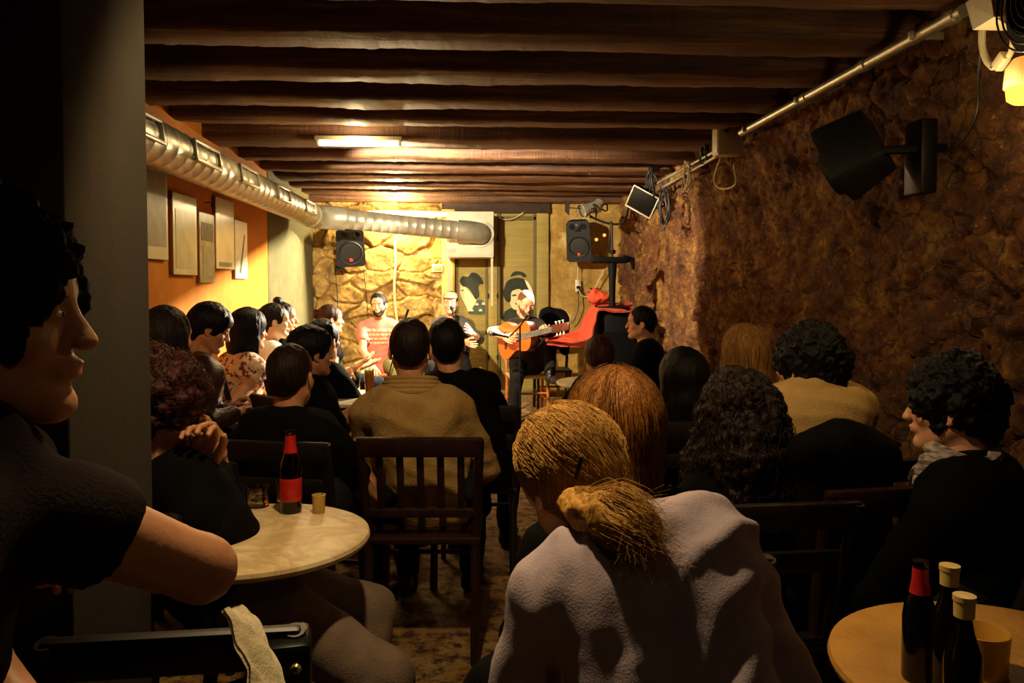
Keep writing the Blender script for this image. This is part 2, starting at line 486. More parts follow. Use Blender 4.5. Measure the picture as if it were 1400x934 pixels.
# ------------------------------------------------------------------ wooden shutters with murals in the back wall
m_door = beam_mat('ochre_boards', '8c7a34', '9a863c', 'ac9648')
m_doorpost = M('pale_post', 'c9a860', 'b8924a', .7, scale=9, bump=.3)
m_iron = M('black_iron', '14110f', '1d1916', .5, .6)
def bx_px(name, x0, x1, z0, z1, y, dep, mat, parent=None, bev=.004):
    a = at(x0, 400, y).x; b = at(x1, 400, y).x
    return MB().box(((a + b) / 2, y + dep / 2, (z0 + z1) / 2), (b - a, dep, z1 - z0), bev=bev).build(name, mat, parent)
struct(bx_px('trim_21', 604, 622, 0, 2.3, WB - .09, .14, m_doorpost))
struct(bx_px('trim_22', 733.5, 750, 0, 2.3, WB - .06, .1, m_door))
struct(bx_px('trim_23', 604, 752, 2.26, 2.5, WB - .08, .14, M('dark_lintel', '3a2410', '2a180a', .8)))
for n, (a, b) in enumerate(((622, 667.5), (680, 733))):
    d = struct(bx_px('door_%d' % (n + 1), a, b, .0, 2.26, WB - .02, .05, m_door))
    x0 = at(a, 400, WB).x; x1 = at(b, 400, WB).x
    f = MB()
    for xx in (x0 + .02, x1 - .02): f.box((xx, WB - .035, 1.13), (.035, .03, 2.26), bev=.004)
    for zz in (.06, .80, 2.2): f.box(((x0 + x1) / 2, WB - .036, zz), (x1 - x0 - .01, .028, .05), bev=.004)
    f.build('door_frame', M('olive_rail', '6a5c2a', '5a4c22', .7), d)
    g = MB()
    for zz in (.5, 1.25, 1.95): g.tube([(x0 if n else x1, WB - .05, zz - .03), (x0 if n else x1, WB - .05, zz + .03)], .01)
    g.build('hinge', m_iron, d)
struct(bx_px('trim_24', 667.5, 680, 0, 2.26, WB - .05, .08, m_door))

def painted(pts, y, mat, name, parent, th=.003):
    P = [at(a, b, y) for a, b in pts]
    return MB().prism([(p.x, y, p.z) for p in P], (0, 0, 0), (0, -th, 0)).build(name, mat, parent, smooth=False)
def curve_px(pts, n=5): return [(p.x, p.y) for p in spline([(a, b, 0) for a, b in pts] + [(pts[0][0], pts[0][1], 0)], n)][:-1]
m_ph = M('paint_black', '23281a', '2c3020', .8); m_pf = M('paint_cream', 'e9d9a4', 'dfcb92', .8)
m_pr = M('paint_red', 'a3241a', rough=.8); m_pw = M('paint_white', 'efe6c4', rough=.8); m_pg = M('paint_grey_green', '3f4a30', '4a5638', .8)
yd = WB - .022
mu = thing('wall_mural', 'painted face in profile with upswept dark hair and patterned green collar behind the singer', 'mural', (0, 0, 0))
painted(curve_px([(628, 384), (632, 378), (640, 378), (645, 373), (652, 374), (658, 380), (661, 388), (656, 389), (654, 394), (655, 404), (650, 409), (646, 402), (640, 394), (632, 391)]), yd - .002, m_ph, 'hair', mu)
painted(curve_px([(630, 389), (636, 392), (642, 399), (647, 405), (651, 411), (648, 418), (641, 426), (638, 420), (633, 411), (629, 400)]), yd - .001, m_pf, 'face', mu)
painted([(629.5, 397), (634, 396), (634, 397.5), (630, 398)], yd - .005, m_ph, 'eye', mu)
painted(curve_px([(640, 425), (647, 415), (655, 410), (661, 411), (663, 420), (663, 429), (652, 430), (641, 429)]), yd, m_pg, 'collar', mu)
for cx, cy in ((652, 416), (657, 424), (645, 424), (661, 415)):
    painted(curve_px([(cx - 3, cy + 1), (cx - 1.2, cy - .4), (cx - 1.5, cy - 2.5), (cx, cy - .8), (cx + 1.8, cy - 2.2), (cx + 1.2, cy), (cx + 3, cy + 1), (cx, cy + 1.5)]), yd - .004, m_pw, 'leaf', mu)
mu = thing('wall_mural', 'painted woman face with large round black hairdo and comb behind the guitarist', 'mural', (0, 0, 0))
painted(curve_px([(697, 379), (702, 372), (709, 371), (716, 373), (720, 378), (716, 379), (711, 376), (704, 377)]), yd - .002, m_ph, 'comb', mu)
painted(curve_px([(690, 392), (693, 385), (700, 381), (710, 380), (719, 383), (724, 390), (728, 400), (728, 411), (720, 412), (712, 396), (705, 396), (699, 400), (698, 412), (692, 412), (688, 402)]), yd - .001, m_ph, 'hair', mu)
painted(curve_px([(717, 382), (722, 386), (727, 395), (729, 404), (727, 408), (724, 398), (720, 390)]), yd - .005, m_pw, 'hair_band', mu)
painted(curve_px([(698, 400), (704, 396), (712, 396), (719, 400), (722, 410), (718, 420), (708, 424), (700, 421), (697, 411)]), yd - .0005, m_pf, 'face', mu)
painted(curve_px([(699, 404.5), (703, 402.5), (707, 403.6), (703, 405)]), yd - .004, m_ph, 'eye', mu)
painted(curve_px([(712, 404), (716, 402.5), (719, 404), (715.5, 405)]), yd - .004, m_ph, 'eye', mu)
painted(curve_px([(704, 415), (706, 414), (708, 415), (706, 417)]), yd - .004, m_pr, 'mouth', mu)
painted(curve_px([(690, 426), (700, 421), (712, 424), (722, 421), (734, 428), (734, 440), (690, 440)]), yd, m_ph, 'kimono', mu)

# ------------------------------------------------------------------ air duct, box, lamps
m_galv = NT('galvanised'); v = m_galv.coord()
m_galv = m_galv.set(m_galv.ramp(m_galv.noise(v, 6, 4), [(.3, '8d8a76'), (.7, 'b3ae96')]), .38, .5, m_galv.bump(m_galv.noise(v, 30, 3), .08, .01))
m_grey = M('grey_steel', 'a8a288', '98927a', .5, .2)
m_dark = M('black_plastic', '070606', '0b0a09', .6, Specular_IOR_Level=.08)
m_blackhole = M('dark_grille', '0a0908', rough=.8)
DX, DZ, DR = -1.585, 2.105, .118
duct = thing('air_duct', 'long round galvanised ventilation duct running along the left wall and across to the grey box', 'air duct', (DX, 5, DZ))
def duct_tube(pts, r, ridge=.15, seg=28):
    pts = [Vector(p) for p in pts]; out = []; rs = []
    for a, b in zip(pts, pts[1:]):
        L = (b - a).length; k = max(1, int(L / ridge))
        for q in range(k):
            for t, dr in ((0, .0), (.42, .0), (.48, .003), (.52, .003), (.58, 0)):
                out.append(a + (b - a) * ((q + t) / k)); rs.append(r + dr)
    out.append(pts[-1]); rs.append(r)
    return MB().tube(out, rs, seg)
def rel(o, root):
    o.location = -root.location; return o
e2 = at(655, 319, 9.12)
rel(duct_tube([(DX, 1.9, DZ), (DX, 8.35, DZ)], DR).build('pipe_run', m_galv, duct), duct)
el = spline([(DX, 8.3, DZ), (DX + .03, 8.5, DZ - .002), (DX + .14, 8.62, DZ - .006), (DX + .3, 8.68, DZ - .012)], 4)
rel(MB().tube(el, DR + .008, 28).build('elbow', m_galv, duct), duct)
rel(duct_tube([(DX + .26, 8.665, DZ - .01), (e2.x - .22, 9.02, e2.z + .02)], DR - .011, .09).build('cross_pipe', m_galv, duct), duct)
rel(MB().tube(spline([(e2.x - .25, 9.0, e2.z + .022), (e2.x - .1, 9.03, e2.z + .012), (e2.x, 9.1, e2.z), (e2.x + .01, 9.26, e2.z)], 4), DR + .004, 28).build('elbow', m_galv, duct), duct)
for i, yc in enumerate((2.85, 3.78, 4.69, 5.58, 6.62, 7.75)):
    fr = MB()
    L, Hh, x = .43, .105, DX + DR + .006
    R = rot(y=-8)
    for dy, dz, sy, sz in ((0, Hh / 2, L, .018), (0, -Hh / 2, L, .018), (L / 2, 0, .018, Hh + .018), (-L / 2, 0, .018, Hh + .018)):
        fr.box(Vector((DX, yc, DZ)) + R @ Vector((DR + .004, dy, dz)), (.018, sy, sz), R, .002)
    g = rel(fr.build('vent_frame', m_galv, duct), duct)
    bl = MB().box(Vector((DX, yc, DZ)) + R @ Vector((DR - .012, 0, 0)), (.006, L, Hh), R)
    bl.build('vent_opening', m_blackhole if i in (1, 2, 4) else M('light_grille', '8f8a70', '7c785f', .6), g)
    sl = MB()
    for k in range(12): sl.box(Vector((DX, yc, DZ)) + R @ Vector((DR - .008, (k - 5.5) * L / 13, 0)), (.004, .004, Hh), R)
    sl.build('vent_slats', m_dark if i in (1, 2, 4) else m_grey, g)

bx0 = at(611, 350, 9.2); bx1 = at(675, 291, 9.2)
bc = ((bx0.x + bx1.x) / 2, 9.2, (bx0.z + bx1.z) / 2); bw = bx1.x - bx0.x; bh = bx1.z - bx0.z + .03
m_box = M('cream_enamel', 'cfc8ae', 'c4bca0', .5, scale=6)
vb = thing('ventilation_box', 'square cream metal ventilation box on the back wall where the duct ends', 'ventilation unit', bc)
MB().box((0, .27, 0), (bw, .54, bh), bev=.008).build('casing', m_box, vb)
MB().box((0, -.004, 0), (bw - .05, .012, bh - .05), bev=.004).build('front_panel', m_box, vb)
MB().lathe([(DR + .0, 0), (DR + .045, .0), (DR + .045, .012), (DR + .0, .016)], (e2.x - bc[0] + .01, -.012, e2.z - bc[2]), 32, rot(x=90)).build('flange', m_galv, vb)
MB().box((-.22, -.012, -.19), (.1, .004, .05)).build('sticker', M('faded_label', 'd8b0a0', 'c8a088', .6), vb)
for sx in (-1, 1):
    MB().box((sx * (bw / 2 - .02), .05, -bh / 2 - .28), (.025, .025, .56)).build('support_leg', M('pale_steel', 'b9ae8c', rough=.5), vb)

# ceiling lamps
def strip_lamp(name, label, c, L, warm, W, rz=0, hz=.04, power_obj=True):
    t = thing(name, label, 'ceiling lamp', c, rz)
    MB().box((0, 0, .045), (L + .06, .075, .03), bev=.006).build('housing', m_grey, t)
    MB().tube([(-L / 2, 0, .012), (L / 2, 0, .012)], .019, 12).build('tube', warm, t)
    for s in (-1, 1): MB().box((s * (L / 2 + .01), 0, .02), (.022, .03, .045), bev=.004).build('lamp_holder', m_grey, t)
    return t
m_tube = emit('tube_glow', 'ffd58a', 18)
lp = at(487, 190, 5.56)
strip_lamp('strip_lamp', 'glowing strip lamp fixed on the ceiling beam in front of the red batten', (lp.x, 5.70, 2.365), .55, m_tube, 1)
l2 = at(545, 268, 9.3)
strip_lamp('strip_lamp', 'bright strip lamp high on the back wall, hidden behind the duct', (at(555, 268, 9.3).x, 9.52, 2.20), .9, m_tube, 1)

def light(kind, name, loc, power, color, **kw):
    d = bpy.data.lights.new(name, kind); d.energy = power; d.color = color
    for k, v in kw.items(): setattr(d, k, v)
    o = bpy.data.objects.new(name, d); COL.objects.link(o); o.location = loc; return o
def point_at(o, tgt):
    o.rotation_euler = (Vector(tgt) - o.location).to_track_quat('-Z', 'Y').to_euler()
WARM = (1, .72, .36); WARM2 = (1, .62, .25); STAGE = (1, .85, .60)
k = light('AREA', 'strip_lamp_light', (lp.x, 5.6, 2.355), 10, WARM, shape='RECTANGLE', size=.55, size_y=.06); point_at(k, (lp.x, 5.55, 0))
light('POINT', 'strip_lamp_glow', (lp.x, 5.56, 2.37), 12, WARM, shadow_soft_size=.04)
k = light('POINT', 'back_lamp_glow', (at(540, 268, 9.3).x, 9.36, 2.20), 150, (1, .78, .42), shadow_soft_size=.06)

# ------------------------------------------------------------------ stage lamps on the right wall
def par(name, label, loc, tgt, r, L, mat, glass_mat=None, flap=False, square=False):
    t = thing(name, label, 'stage lamp', loc)
    A = aim(Vector(tgt) - Vector(loc))
    t.rotation_euler = A.to_euler()
    if square:
        MB().box((0, 0, -L / 2), (r * 2, r * 1.7, L), bev=.01).build('housing', mat, t)
        MB().box((0, 0, .004), (r * 1.85, r * 1.5, .008)).build('lens', glass_mat, t)
    else:
        MB().lathe([(0, -L), (r * .5, -L), (r * .75, -L * .85), (r * .8, -L * .5), (r, -L * .3), (r, 0), (r * .93, 0), (r * .9, -L * .25), (0, -L * .3)], seg=28).build('housing', mat, t)
        MB().lathe([(0, -.01), (r * .9, -.012), (r * .9, -.02), (0, -.02)], seg=28).build('lens', glass_mat, t)
    MB().tube(spline([(-r - .01, 0, -L * .5), (-r - .02, -.03 if not square else 0, -L * .8), (0, -r - .05, -L * .9), (r + .02, -.03, -L * .8), (r + .01, 0, -L * .5)], 5), .008, 8).build('yoke', m_iron, t)
    return t
SL = Vector((lp.x + .1, 5.7, 2.34))
k = light('SPOT', 'stage_key_light', SL, 860, STAGE, spot_size=100 * D2R, spot_blend=.35, shadow_soft_size=.035); point_at(k, (.85, 9.0, 1.2))
PL = at(795, 289, 8.2); PT = Vector((-1.6, 7.1, 1.05))
SR = PL + (PT - PL).normalized() * .03
k = light('SPOT', 'stage_side_light', SR, 2300, (1, .86, .62), spot_size=84 * D2R, spot_blend=.25, shadow_soft_size=.004); point_at(k, PT)
# ------------------------------------------------------------------ stage lamps, speakers and wall fittings
m_lens = glass('lamp_lens', (.9, .9, .85), .1)
m_white = M('cream_plastic', 'd8cfae', 'cdc3a0', .45)
m_cable = M('black_cable', '0b0a0a', rough=.5)
m_wcable = M('pale_cable', 'cdbf94', rough=.5)
def lk(px, py, Y): return at(px, py, Y)
fl = thing('stage_floodlight', 'square black floodlight with pale rim hung on the rough right wall, aimed at the stage', 'stage lamp', at(878, 276, 7.25))
fl.rotation_euler = (aim((-.55, -.75, -.30)) @ Matrix.Rotation(-32 * D2R, 3, 'Z')).to_euler()
MB().box((0, 0, -.05), (.25, .20, .09), bev=.012).build('housing', m_dark, fl)
r_ = MB()
for a, b, c, d in ((0, .105, .27, .012), (0, -.105, .27, .012), (.13, 0, .012, .21), (-.13, 0, .012, .21)): r_.box((a, b, 0), (c, d, .02), bev=.003)
r_.build('rim', m_grey, fl)
MB().box((0, 0, -.004), (.24, .19, .006)).build('lens', M('dark_lens', '050505', rough=.15), fl)
MB().tube(spline([(-.14, 0, -.04), (-.16, .02, -.16), (0, .03, -.24), (.16, .02, -.16), (.14, 0, -.04)], 5), .008, 8).build('yoke', m_iron, fl)
par('stage_spotlight', 'round chrome stage spotlight on a bent arm above the dark speaker, left of the pair', PL, PT, .075, .14, m_galv, m_lens)
par('stage_spotlight', 'smaller tilted chrome stage spotlight behind the bent arm, nearest the floodlight', at(812, 286, 8.35), at(640, 470, 7.6), .07, .13, m_galv, m_lens)
_e = (Vector((-1.83, 7.58, 1.75)) - SR).normalized() * .13 + SR
_d = Vector((0, 1, .207)).normalized()
bd = thing('barn_door', 'black barn door flap above the left chrome spotlight', 'lamp flap', _e)
MB().box((0, 0, .06), (.003, .36, .12), rot(x=math.degrees(math.atan(.207)))).build('flap', m_dark, bd)
MB().tube([(.0, 0, .06), SR - _e + Vector((.03, .05, .04))], .005, 6).build('hinge_rod', m_iron, bd)
t = thing('light_mount', 'bent iron arm carrying the chrome spotlights out from the right wall', 'bracket', at(850, 300, 8.3))
q = [at(806, 296, 8.3), at(830, 305, 8.25), at(852, 304, 8.2), at(862, 275, 7.9), at(868, 262, 7.6)]
rel(MB().tube(spline(q, 5), .012, 8).build('arm', m_iron, t), t)
rel(MB().tube([at(836, 303, 8.24), at(833, 345, 8.0)], .01, 8).build('drop_rod', m_iron, t), t)
m_amber = emit('amber_glow', 'ff8a3a', 2.2)
for (a, b, w_) in ((826, 321, 'right'), (815, 327, 'left')):
    t = thing('indicator_lamp', 'small glowing amber lamp hanging below the chrome spotlights, %s of the pair' % w_, 'lamp', at(a, b, 8.1))
    MB().lathe([(0, .02), (.016, .018), (.02, 0), (.02, -.02), (0, -.03)][::-1], seg=16).build('lamp_base', m_dark, t)
    MB().lathe([(0, .012), (.012, .008), (.018, -.004), (.015, -.016), (0, -.024)], (0, -.016, 0), 16).build('bulb', m_amber, t)

m_spk = M('speaker_plastic', '0a0b0b', '0e0f0f', .6, bump=.2, bs=200)
m_grill = M('speaker_grille', '22211c', '0c0c0a', .6, scale=180)
m_badge = M('orange_badge', 'e0462a', rough=.4)
def speaker(name, label, loc, tgt, w, h, d, roll=0, badge=True, bracket=None):
    t = thing(name, label, 'loudspeaker', loc)
    R = aim(Vector(tgt) - Vector(loc)); R = R @ Matrix.Rotation(roll * D2R, 3, 'Z')
    t.rotation_euler = R.to_euler()      # local: +z front, +y up, x right
    # tapered cabinet
    out = [(-w * .5, -h * .44), (-w * .4, -h * .5), (w * .4, -h * .5), (w * .5, -h * .44), (w * .46, h * .42), (w * .36, h * .5), (-w * .36, h * .5), (-w * .46, h * .42)]
    b = MB(); bm = b.bm
    A = [bm.verts.new((x, y, 0)) for x, y in out]; B = [bm.verts.new((x * .98, y * .98, .02)) for x, y in out]; C = [bm.verts.new((x * .72, y * .86, -d)) for x, y in out]
    for P, Q in ((C, A), (A, B)):
        for i in range(8): bm.faces.new((P[i], P[(i + 1) % 8], Q[(i + 1) % 8], Q[i]))
    bm.faces.new(B); bm.faces.new(C[::-1])
    b.build('cabinet', m_spk, t, sharp=50)
    MB().lathe([(0, .012), (w * .2, .02), (w * .34, .014), (w * .36, .03), (w * .39, .034), (w * .41, .02), (w * .41, .012)], (0, -h * .12, .012), 36).build('woofer_grille', m_grill, t)
    for s in (-1, 1):
        MB().lathe([(0, 0), (w * .07, 0), (w * .1, .008), (w * .12, .008), (w * .12, 0)], (s * w * .22, h * .36, .02), 20).build('port', M('port_black', '020202', rough=.9), t)
    MB().box((0, h * .33, .021), (w * .22, h * .18, .006), bev=.002).build('horn', M('horn_black', '0a0b0b', rough=.4), t)
    if badge: MB().box((0, -h * .3, .04), (w * .11, w * .11, .008), bev=.002).build('badge', m_badge, t)
    return t
s1 = speaker('wall_speaker', 'grey-black loudspeaker tilted on the honey stone wall under the duct', at(479, 339, 9.38), at(600, 620, 5), .345, .46, .22, roll=4)
b_ = MB().tube([at(466, 362, 9.5), at(468, 372, 9.62), at(472, 372, 9.8)], .02, 8).box(at(463, 367, 9.5), (.07, .05, .06), bev=.005)
o = b_.build('wall_bracket', m_iron, s1); o.matrix_parent_inverse = (Matrix.Translation(s1.location) @ s1.rotation_euler.to_matrix().to_4x4()).inverted()
s2 = speaker('wall_speaker', 'black loudspeaker in shadow on the stained plaster right of the shutters', at(791, 330, 9.35), at(740, 560, 5), .30, .50, .24, roll=2)
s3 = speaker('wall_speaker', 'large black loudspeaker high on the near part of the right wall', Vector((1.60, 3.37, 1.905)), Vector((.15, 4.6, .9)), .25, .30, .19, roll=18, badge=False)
o = MB().tube([(1.64, 3.2, 1.93), (1.78, 3.15, 1.93), (1.95, 3.15, 1.94)], .018, 8).box((1.86, 3.17, 1.90), (.07, .13, .30), bev=.01).build('wall_bracket', m_iron, s3)  # arm is the bracket; plate enlarged to stand in for the speaker's wall shadow
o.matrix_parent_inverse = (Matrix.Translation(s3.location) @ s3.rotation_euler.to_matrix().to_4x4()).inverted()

def run(name, label, cat, pts, r, mat, seg=8, n=6, part='pipe'):
    t = thing(name, label, cat, pts[0])
    rel(MB().tube(spline(pts, n) if n else pts, r, seg).build(part, mat, t), t); return t
# big conduit with couplings
XW = 1.80
def onw(px, py, X=XW):
    """point on the plane x=X under pixel"""
    d = _R @ Vector(((px - 700) / FPX, -(py - 432) / FPX, -1)); s = X / d.x
    return Vector((X, d.y * s, CAMZ + d.z * s))
p0, p1 = onw(1318, 8), onw(1014, 181)
m_pipe = NT('conduit_steel'); m_pipe = m_pipe.set(lin('a9a48a'), .38, .7, None)
cz = Vector((XW, 0, (p0.z + p1.z) / 2))
c1 = thing('conduit_pipe', 'thick steel conduit running along the top of the right wall', 'pipe', (XW, 4, cz.z - .01))
rel(MB().tube([(XW, p0.y, cz.z - .01), (XW, p1.y, cz.z - .01)], .024, 16).build('pipe', m_pipe, c1), c1)
for yy, L in ((p0.y + .04, .05), (3.5, .05), (4.12, .06)):
    rel(MB().tube([(XW, yy, cz.z - .01), (XW, yy + L, cz.z - .01)], .029, 16).build('coupling', m_pipe, c1), c1)
for yy in (3.1, 4.2, 5.0):
    rel(MB().box((XW + .03, yy, cz.z - .01), (.14, .02, .03), bev=.003).build('clip', m_galv, c1), c1)
for a, b, lab in ((0, 0, 'upper'), (5, 7, 'lower')):
    q = [onw(978 + a * .3, 207 + b, 1.79), onw(912 + a, 243 + b, 1.79), onw(868 + a, 268 + b, 1.79)]
    run('conduit_pipe', 'thin steel conduit on the right wall beyond the junction box, %s of two' % lab, 'pipe', q, .012, m_pipe, n=0)
jb = thing('junction_box', 'pale metal junction box at the end of the thick conduit under the beams', 'junction box', onw(988, 193, 1.76))
MB().box((.035, 0, 0), (.17, .13, .2), bev=.006).build('box', M('pale_enamel', 'b5a988', 'a89a76', .5), jb)
MB().box((-.052, 0, 0), (.008, .11, .18), bev=.003).build('cover', M('pale_enamel', 'b5a988'), jb)
MB().tube([(0, -.065, .06), (0, -.16, .08)], .014).build('cable_gland', m_dark, jb)
for i, (q, lab) in enumerate((
        ([(985, 215, 1.84), (976, 245, 1.84), (985, 258, 1.84), (1005, 252, 1.84), (1003, 225, 1.86)], 'pale cable looping below the junction box'),
        ([(1342, 62, 1.86), (1338, 100, 1.87), (1336, 150, 1.87), (1322, 185, 1.87), (1300, 205, 1.87)], 'thin black cable hanging down the near right wall to the large speaker'))):
    run('wall_cable', lab, 'cable', [onw(*p) for p in q], .006 if i == 0 else .004, m_wcable if i == 0 else m_cable, 6, part='cable')
# tangled cable coils beside the floodlight
rr = random.Random(5)
def coil(label, px, py, X, R, n, mat):
    c0 = onw(px, py, X); t = thing('cable_coil', label, 'cable', c0); b = MB()
    for k in range(n):
        ph = rr.random() * 6; ry = R * (.7 + .4 * rr.random()); rz_ = R * (.75 + .5 * rr.random()); ox = Vector((-.03 * rr.random(), (rr.random() - .5) * R * .6, (rr.random() - .5) * R * .5))
        b.tube(spline([ox + Vector(((rr.random() - .5) * .04, math.cos(ph + a * .9) * ry, math.sin(ph + a * .9) * rz_)) for a in range(8)], 4), .006, 6)
    b.build('loops', mat, t); return t
coil('tangled black cables hanging above the floodlight', 893, 250, 1.72, .12, 7, m_cable)
coil('loose loop of cable hanging right of the floodlight', 912, 285, 1.76, .14, 6, m_cable)
coil('pale cable coil beside the thin conduits', 943, 240, 1.80, .10, 5, m_wcable)
coil('black wires tangled under the beams next to the junction box', 965, 210, 1.80, .08, 5, m_cable)

# heater / fan box at the top right, with looped conduit and a wall lamp
hb = thing('wall_heater', 'cream wedge-shaped heater box with a round black grille at the top right corner', 'heater', onw(1345, 8, 1.72))
rel(MB().prism([onw(1320, 4, 1.66), onw(1330, 41, 1.66), onw(1359, 23, 1.62), onw(1352, -20, 1.62)], (0, 0, 0), (.16, 0, 0)).build('wedge_cover', m_white, hb, smooth=False), hb)
rel(MB().prism([onw(1359, 23, 1.64), onw(1352, -30, 1.64), onw(1440, -40, 1.64), onw(1440, 60, 1.64), onw(1390, 42, 1.64)], (0, 0, 0), (.18, 0, 0)).build('body', M('tan_enamel', '8f7436', '7c6430', .5), hb, smooth=False), hb)
g_ = MB(); gc = onw(1412, -8, 1.60)
for k in range(1, 8): g_.tube([gc + Vector((0, math.cos(a) * .022 * k, math.sin(a) * .022 * k)) for a in [2 * math.pi * i / 28 for i in range(29)]], .003, 6, cap=False)
rel(g_.build('fan_grille', m_iron, hb), hb)
rel(MB().lathe([(0, 0), (.17, 0), (.175, .03), (0, .035)], gc + Vector((.04, 0, 0)), 32, rot(y=90)).build('fan_recess', m_blackhole, hb), hb)
lc = thing('flexible_conduit', 'pale looped conduit with a small coupling hanging below the heater box', 'pipe', onw(1345, 45, 1.78))
rel(MB().tube(spline([onw(1343, 36, 1.78), onw(1343, 62, 1.78), onw(1349, 82, 1.78), onw(1358, 92, 1.78)], 5), .012, 10).build('loop', m_white, lc), lc)
rel(MB().tube(spline([onw(1385, 36, 1.78), onw(1385, 60, 1.78), onw(1381, 74, 1.78), onw(1374, 82, 1.78)], 5), .010, 10).build('loop', m_white, lc), lc)
rel(MB().box(onw(1369, 84, 1.775), (.03, .055, .04), rot(x=-35), bev=.006).build('coupling', m_white, lc), lc)
rel(MB().lathe([(0, 0), (.012, .002), (.012, .02), (0, .022)], onw(1357, 94, 1.78), 12, rot(x=40)).build('screw', m_galv, lc), lc)
wl = thing('wall_lamp', 'frosted wall lamp glowing amber at the right edge below the heater', 'wall lamp', onw(1404, 114, 1.80))
m_shade = NT('frosted_shade'); m_shade = m_shade.set(lin('e8d8a8'), .5, 0, None, Emission_Color=lin('ff9a30'), Emission_Strength=.5)
MB().lathe([(.0, .085), (.04, .08), (.062, .05), (.066, 0), (.066, -.012), (0, -.012)], seg=28).build('shade', m_shade, wl)
MB().lathe([(.0, -.012), (.06, -.012), (.056, -.05), (.04, -.062), (0, -.066)], seg=28).build('bulb', emit('amber_bulb', 'ffa838', 3.2), wl)
MB().box((.08, 0, .02), (.04, .07, .09), bev=.006).build('wall_plate', m_white, wl)
light('POINT', 'wall_lamp_light', wl.location + Vector((-.16, 0, -.1)), 4.6, (1, .70, .32), shadow_soft_size=.06)

# back wall sockets, pipes and cables
sb = thing('socket_box', 'white surface switch box on the pale post left of the shutters', 'socket', at(598, 366.5, WB - .10))
MB().box((0, .02, 0), (.13, .05, .095), bev=.006).build('box', m_white, sb)
MB().box((0, -.008, 0), (.09, .006, .055), bev=.002).build('switch_plate', M('tan_plastic', 'c98a40', rough=.5), sb)
sk = thing('wall_socket', 'white wall socket with black plugs on the stained plaster beside the red cloth', 'socket', at(790, 393, WB - .04))
MB().box((0, 0, .02), (.07, .04, .15), bev=.006).build('box', m_white, sk)
MB().lathe([(0, 0), (.022, 0), (.022, .035), (0, .04)], (0, -.02, 0), 16, rot(x=90)).build('plug', m_dark, sk)
MB().lathe([(0, 0), (.02, 0), (.02, .03), (0, .035)], (.015, -.02, -.045), 16, rot(x=90)).build('plug', m_dark, sk)
yb = WB - .12
for q, lab, m_, r in (
        ([(790, 395), (797, 405), (808, 403), (818, 385), (826, 368)], 'pale cable curving from the wall socket up to the lamp stand', m_wcable, .006),
        ([(790, 398), (791, 420), (786, 436), (781, 443)], 'black cable hanging straight down from the wall socket', m_cable, .006),
        ([(790, 362), (790, 375), (790, 388)], 'short pale cable between the dark speaker and the wall socket', m_wcable, .005),
        ([(540, 330), (541, 360), (539, 390), (541, 425), (545, 450)], 'pale pipe running straight down the honey stone wall', M('cream_pipe', 'e6d49a', rough=.5), .014),
        ([(458, 366), (461, 400), (462, 440)], 'thin black cable hanging from the grey-black loudspeaker, left strand', m_cable, .004),
        ([(497, 366), (500, 395), (503, 430), (504, 470)], 'thin black cable hanging down the stone beside the pink shirt man', m_cable, .004),
        ([(676, 293), (688, 300), (702, 299), (716, 290)], 'thin cable sagging across the top of the right shutter', m_wcable, .005),
        ([(548, 293), (570, 300), (590, 298), (610, 291)], 'pale wires crossing above the duct beside the ventilation box', m_wcable, .006)):
    P = [at(a, b, yb) for a, b in q]; run('wall_cable' if 'pipe' not in lab else 'wall_pipe', lab, 'cable' if 'pipe' not in lab else 'pipe', P, r, m_, 8, part='strand')

# ------------------------------------------------------------------ posters on the left wall
def px_wall(px, py): return onw(px, py, WL + .02)
m_pframe = M('thin_wood_frame', '7a3f14', '8a4a1a', .5)
def poster(label, x0, x1, ztop, zbot, mat, draw=None):
    a, b = px_wall(x0, 330), px_wall(x1, 330); y0, y1 = a.y, b.y; c = ((WL + .012), (y0 + y1) / 2, (ztop + zbot) / 2)
    t = thing('wall_poster', label, 'poster', c); H = ztop - zbot; W = y1 - y0
    MB().box((0, 0, 0), (.022, W, H), bev=.002).build('frame', m_pframe, t)
    MB().box((.013, 0, 0), (.005, W - .008, H - .008)).build('print', mat, t)
    if draw:
        for (nm, u0, u1, v0, v1, m_) in draw:
            MB().box((.0165, (u0 + u1) / 2 * W, (v0 + v1) / 2 * H), (.002, (u1 - u0) * W, (v1 - v0) * H)).build(nm, m_, t)
    return t
m_p1 = M('print_cream', 'c9c09a', 'b5ad8a', .35, scale=3, bump=0)
m_p2 = M('print_sage', 'b9b388', 'a29f78', .3, scale=5)
m_p3 = M('print_olive', '8f8a5c', '5d5a3a', .35, scale=7)
m_p4 = M('print_pale', 'cfc9ac', 'bdb894', .3, scale=4)
m_ink = M('print_grey', '8a8868', '99967a', .5, scale=12); m_ink2 = M('print_dark', '4a4a38', '6a684c', .5, scale=30)
poster('large pale poster nearest the pillar, highest on the orange wall', 196, 228.5, 2.09, 1.53, m_p1, [('picture', -.42, .4, -.36, .42, m_ink)])
poster('tall sage poster, second from the pillar on the orange wall', 235, 268, 1.965, 1.445, m_p2, [('picture', -.4, .4, -.42, .3, M('print_sage_b', 'b0aa80', '9a966e', .35, scale=9))])
poster('narrow low poster with a dark olive picture, third from the pillar', 271, 292, 1.885, 1.395, m_p3, [('picture', -.38, .38, .1, .36, m_ink2), ('picture', -.3, .34, -.4, .02, m_ink)])
poster('tall pale poster with plain print, fourth from the pillar', 294, 319, 2.03, 1.50, m_p4, [('caption', -.35, .35, -.46, -.4, m_ink)])
pp = poster('small white poster with a diagonal green plant drawing, nearest the olive wall', 320, 337, 1.90, 1.43, M('print_white', 'd8d6c4', 'c9c7b2', .35), None)
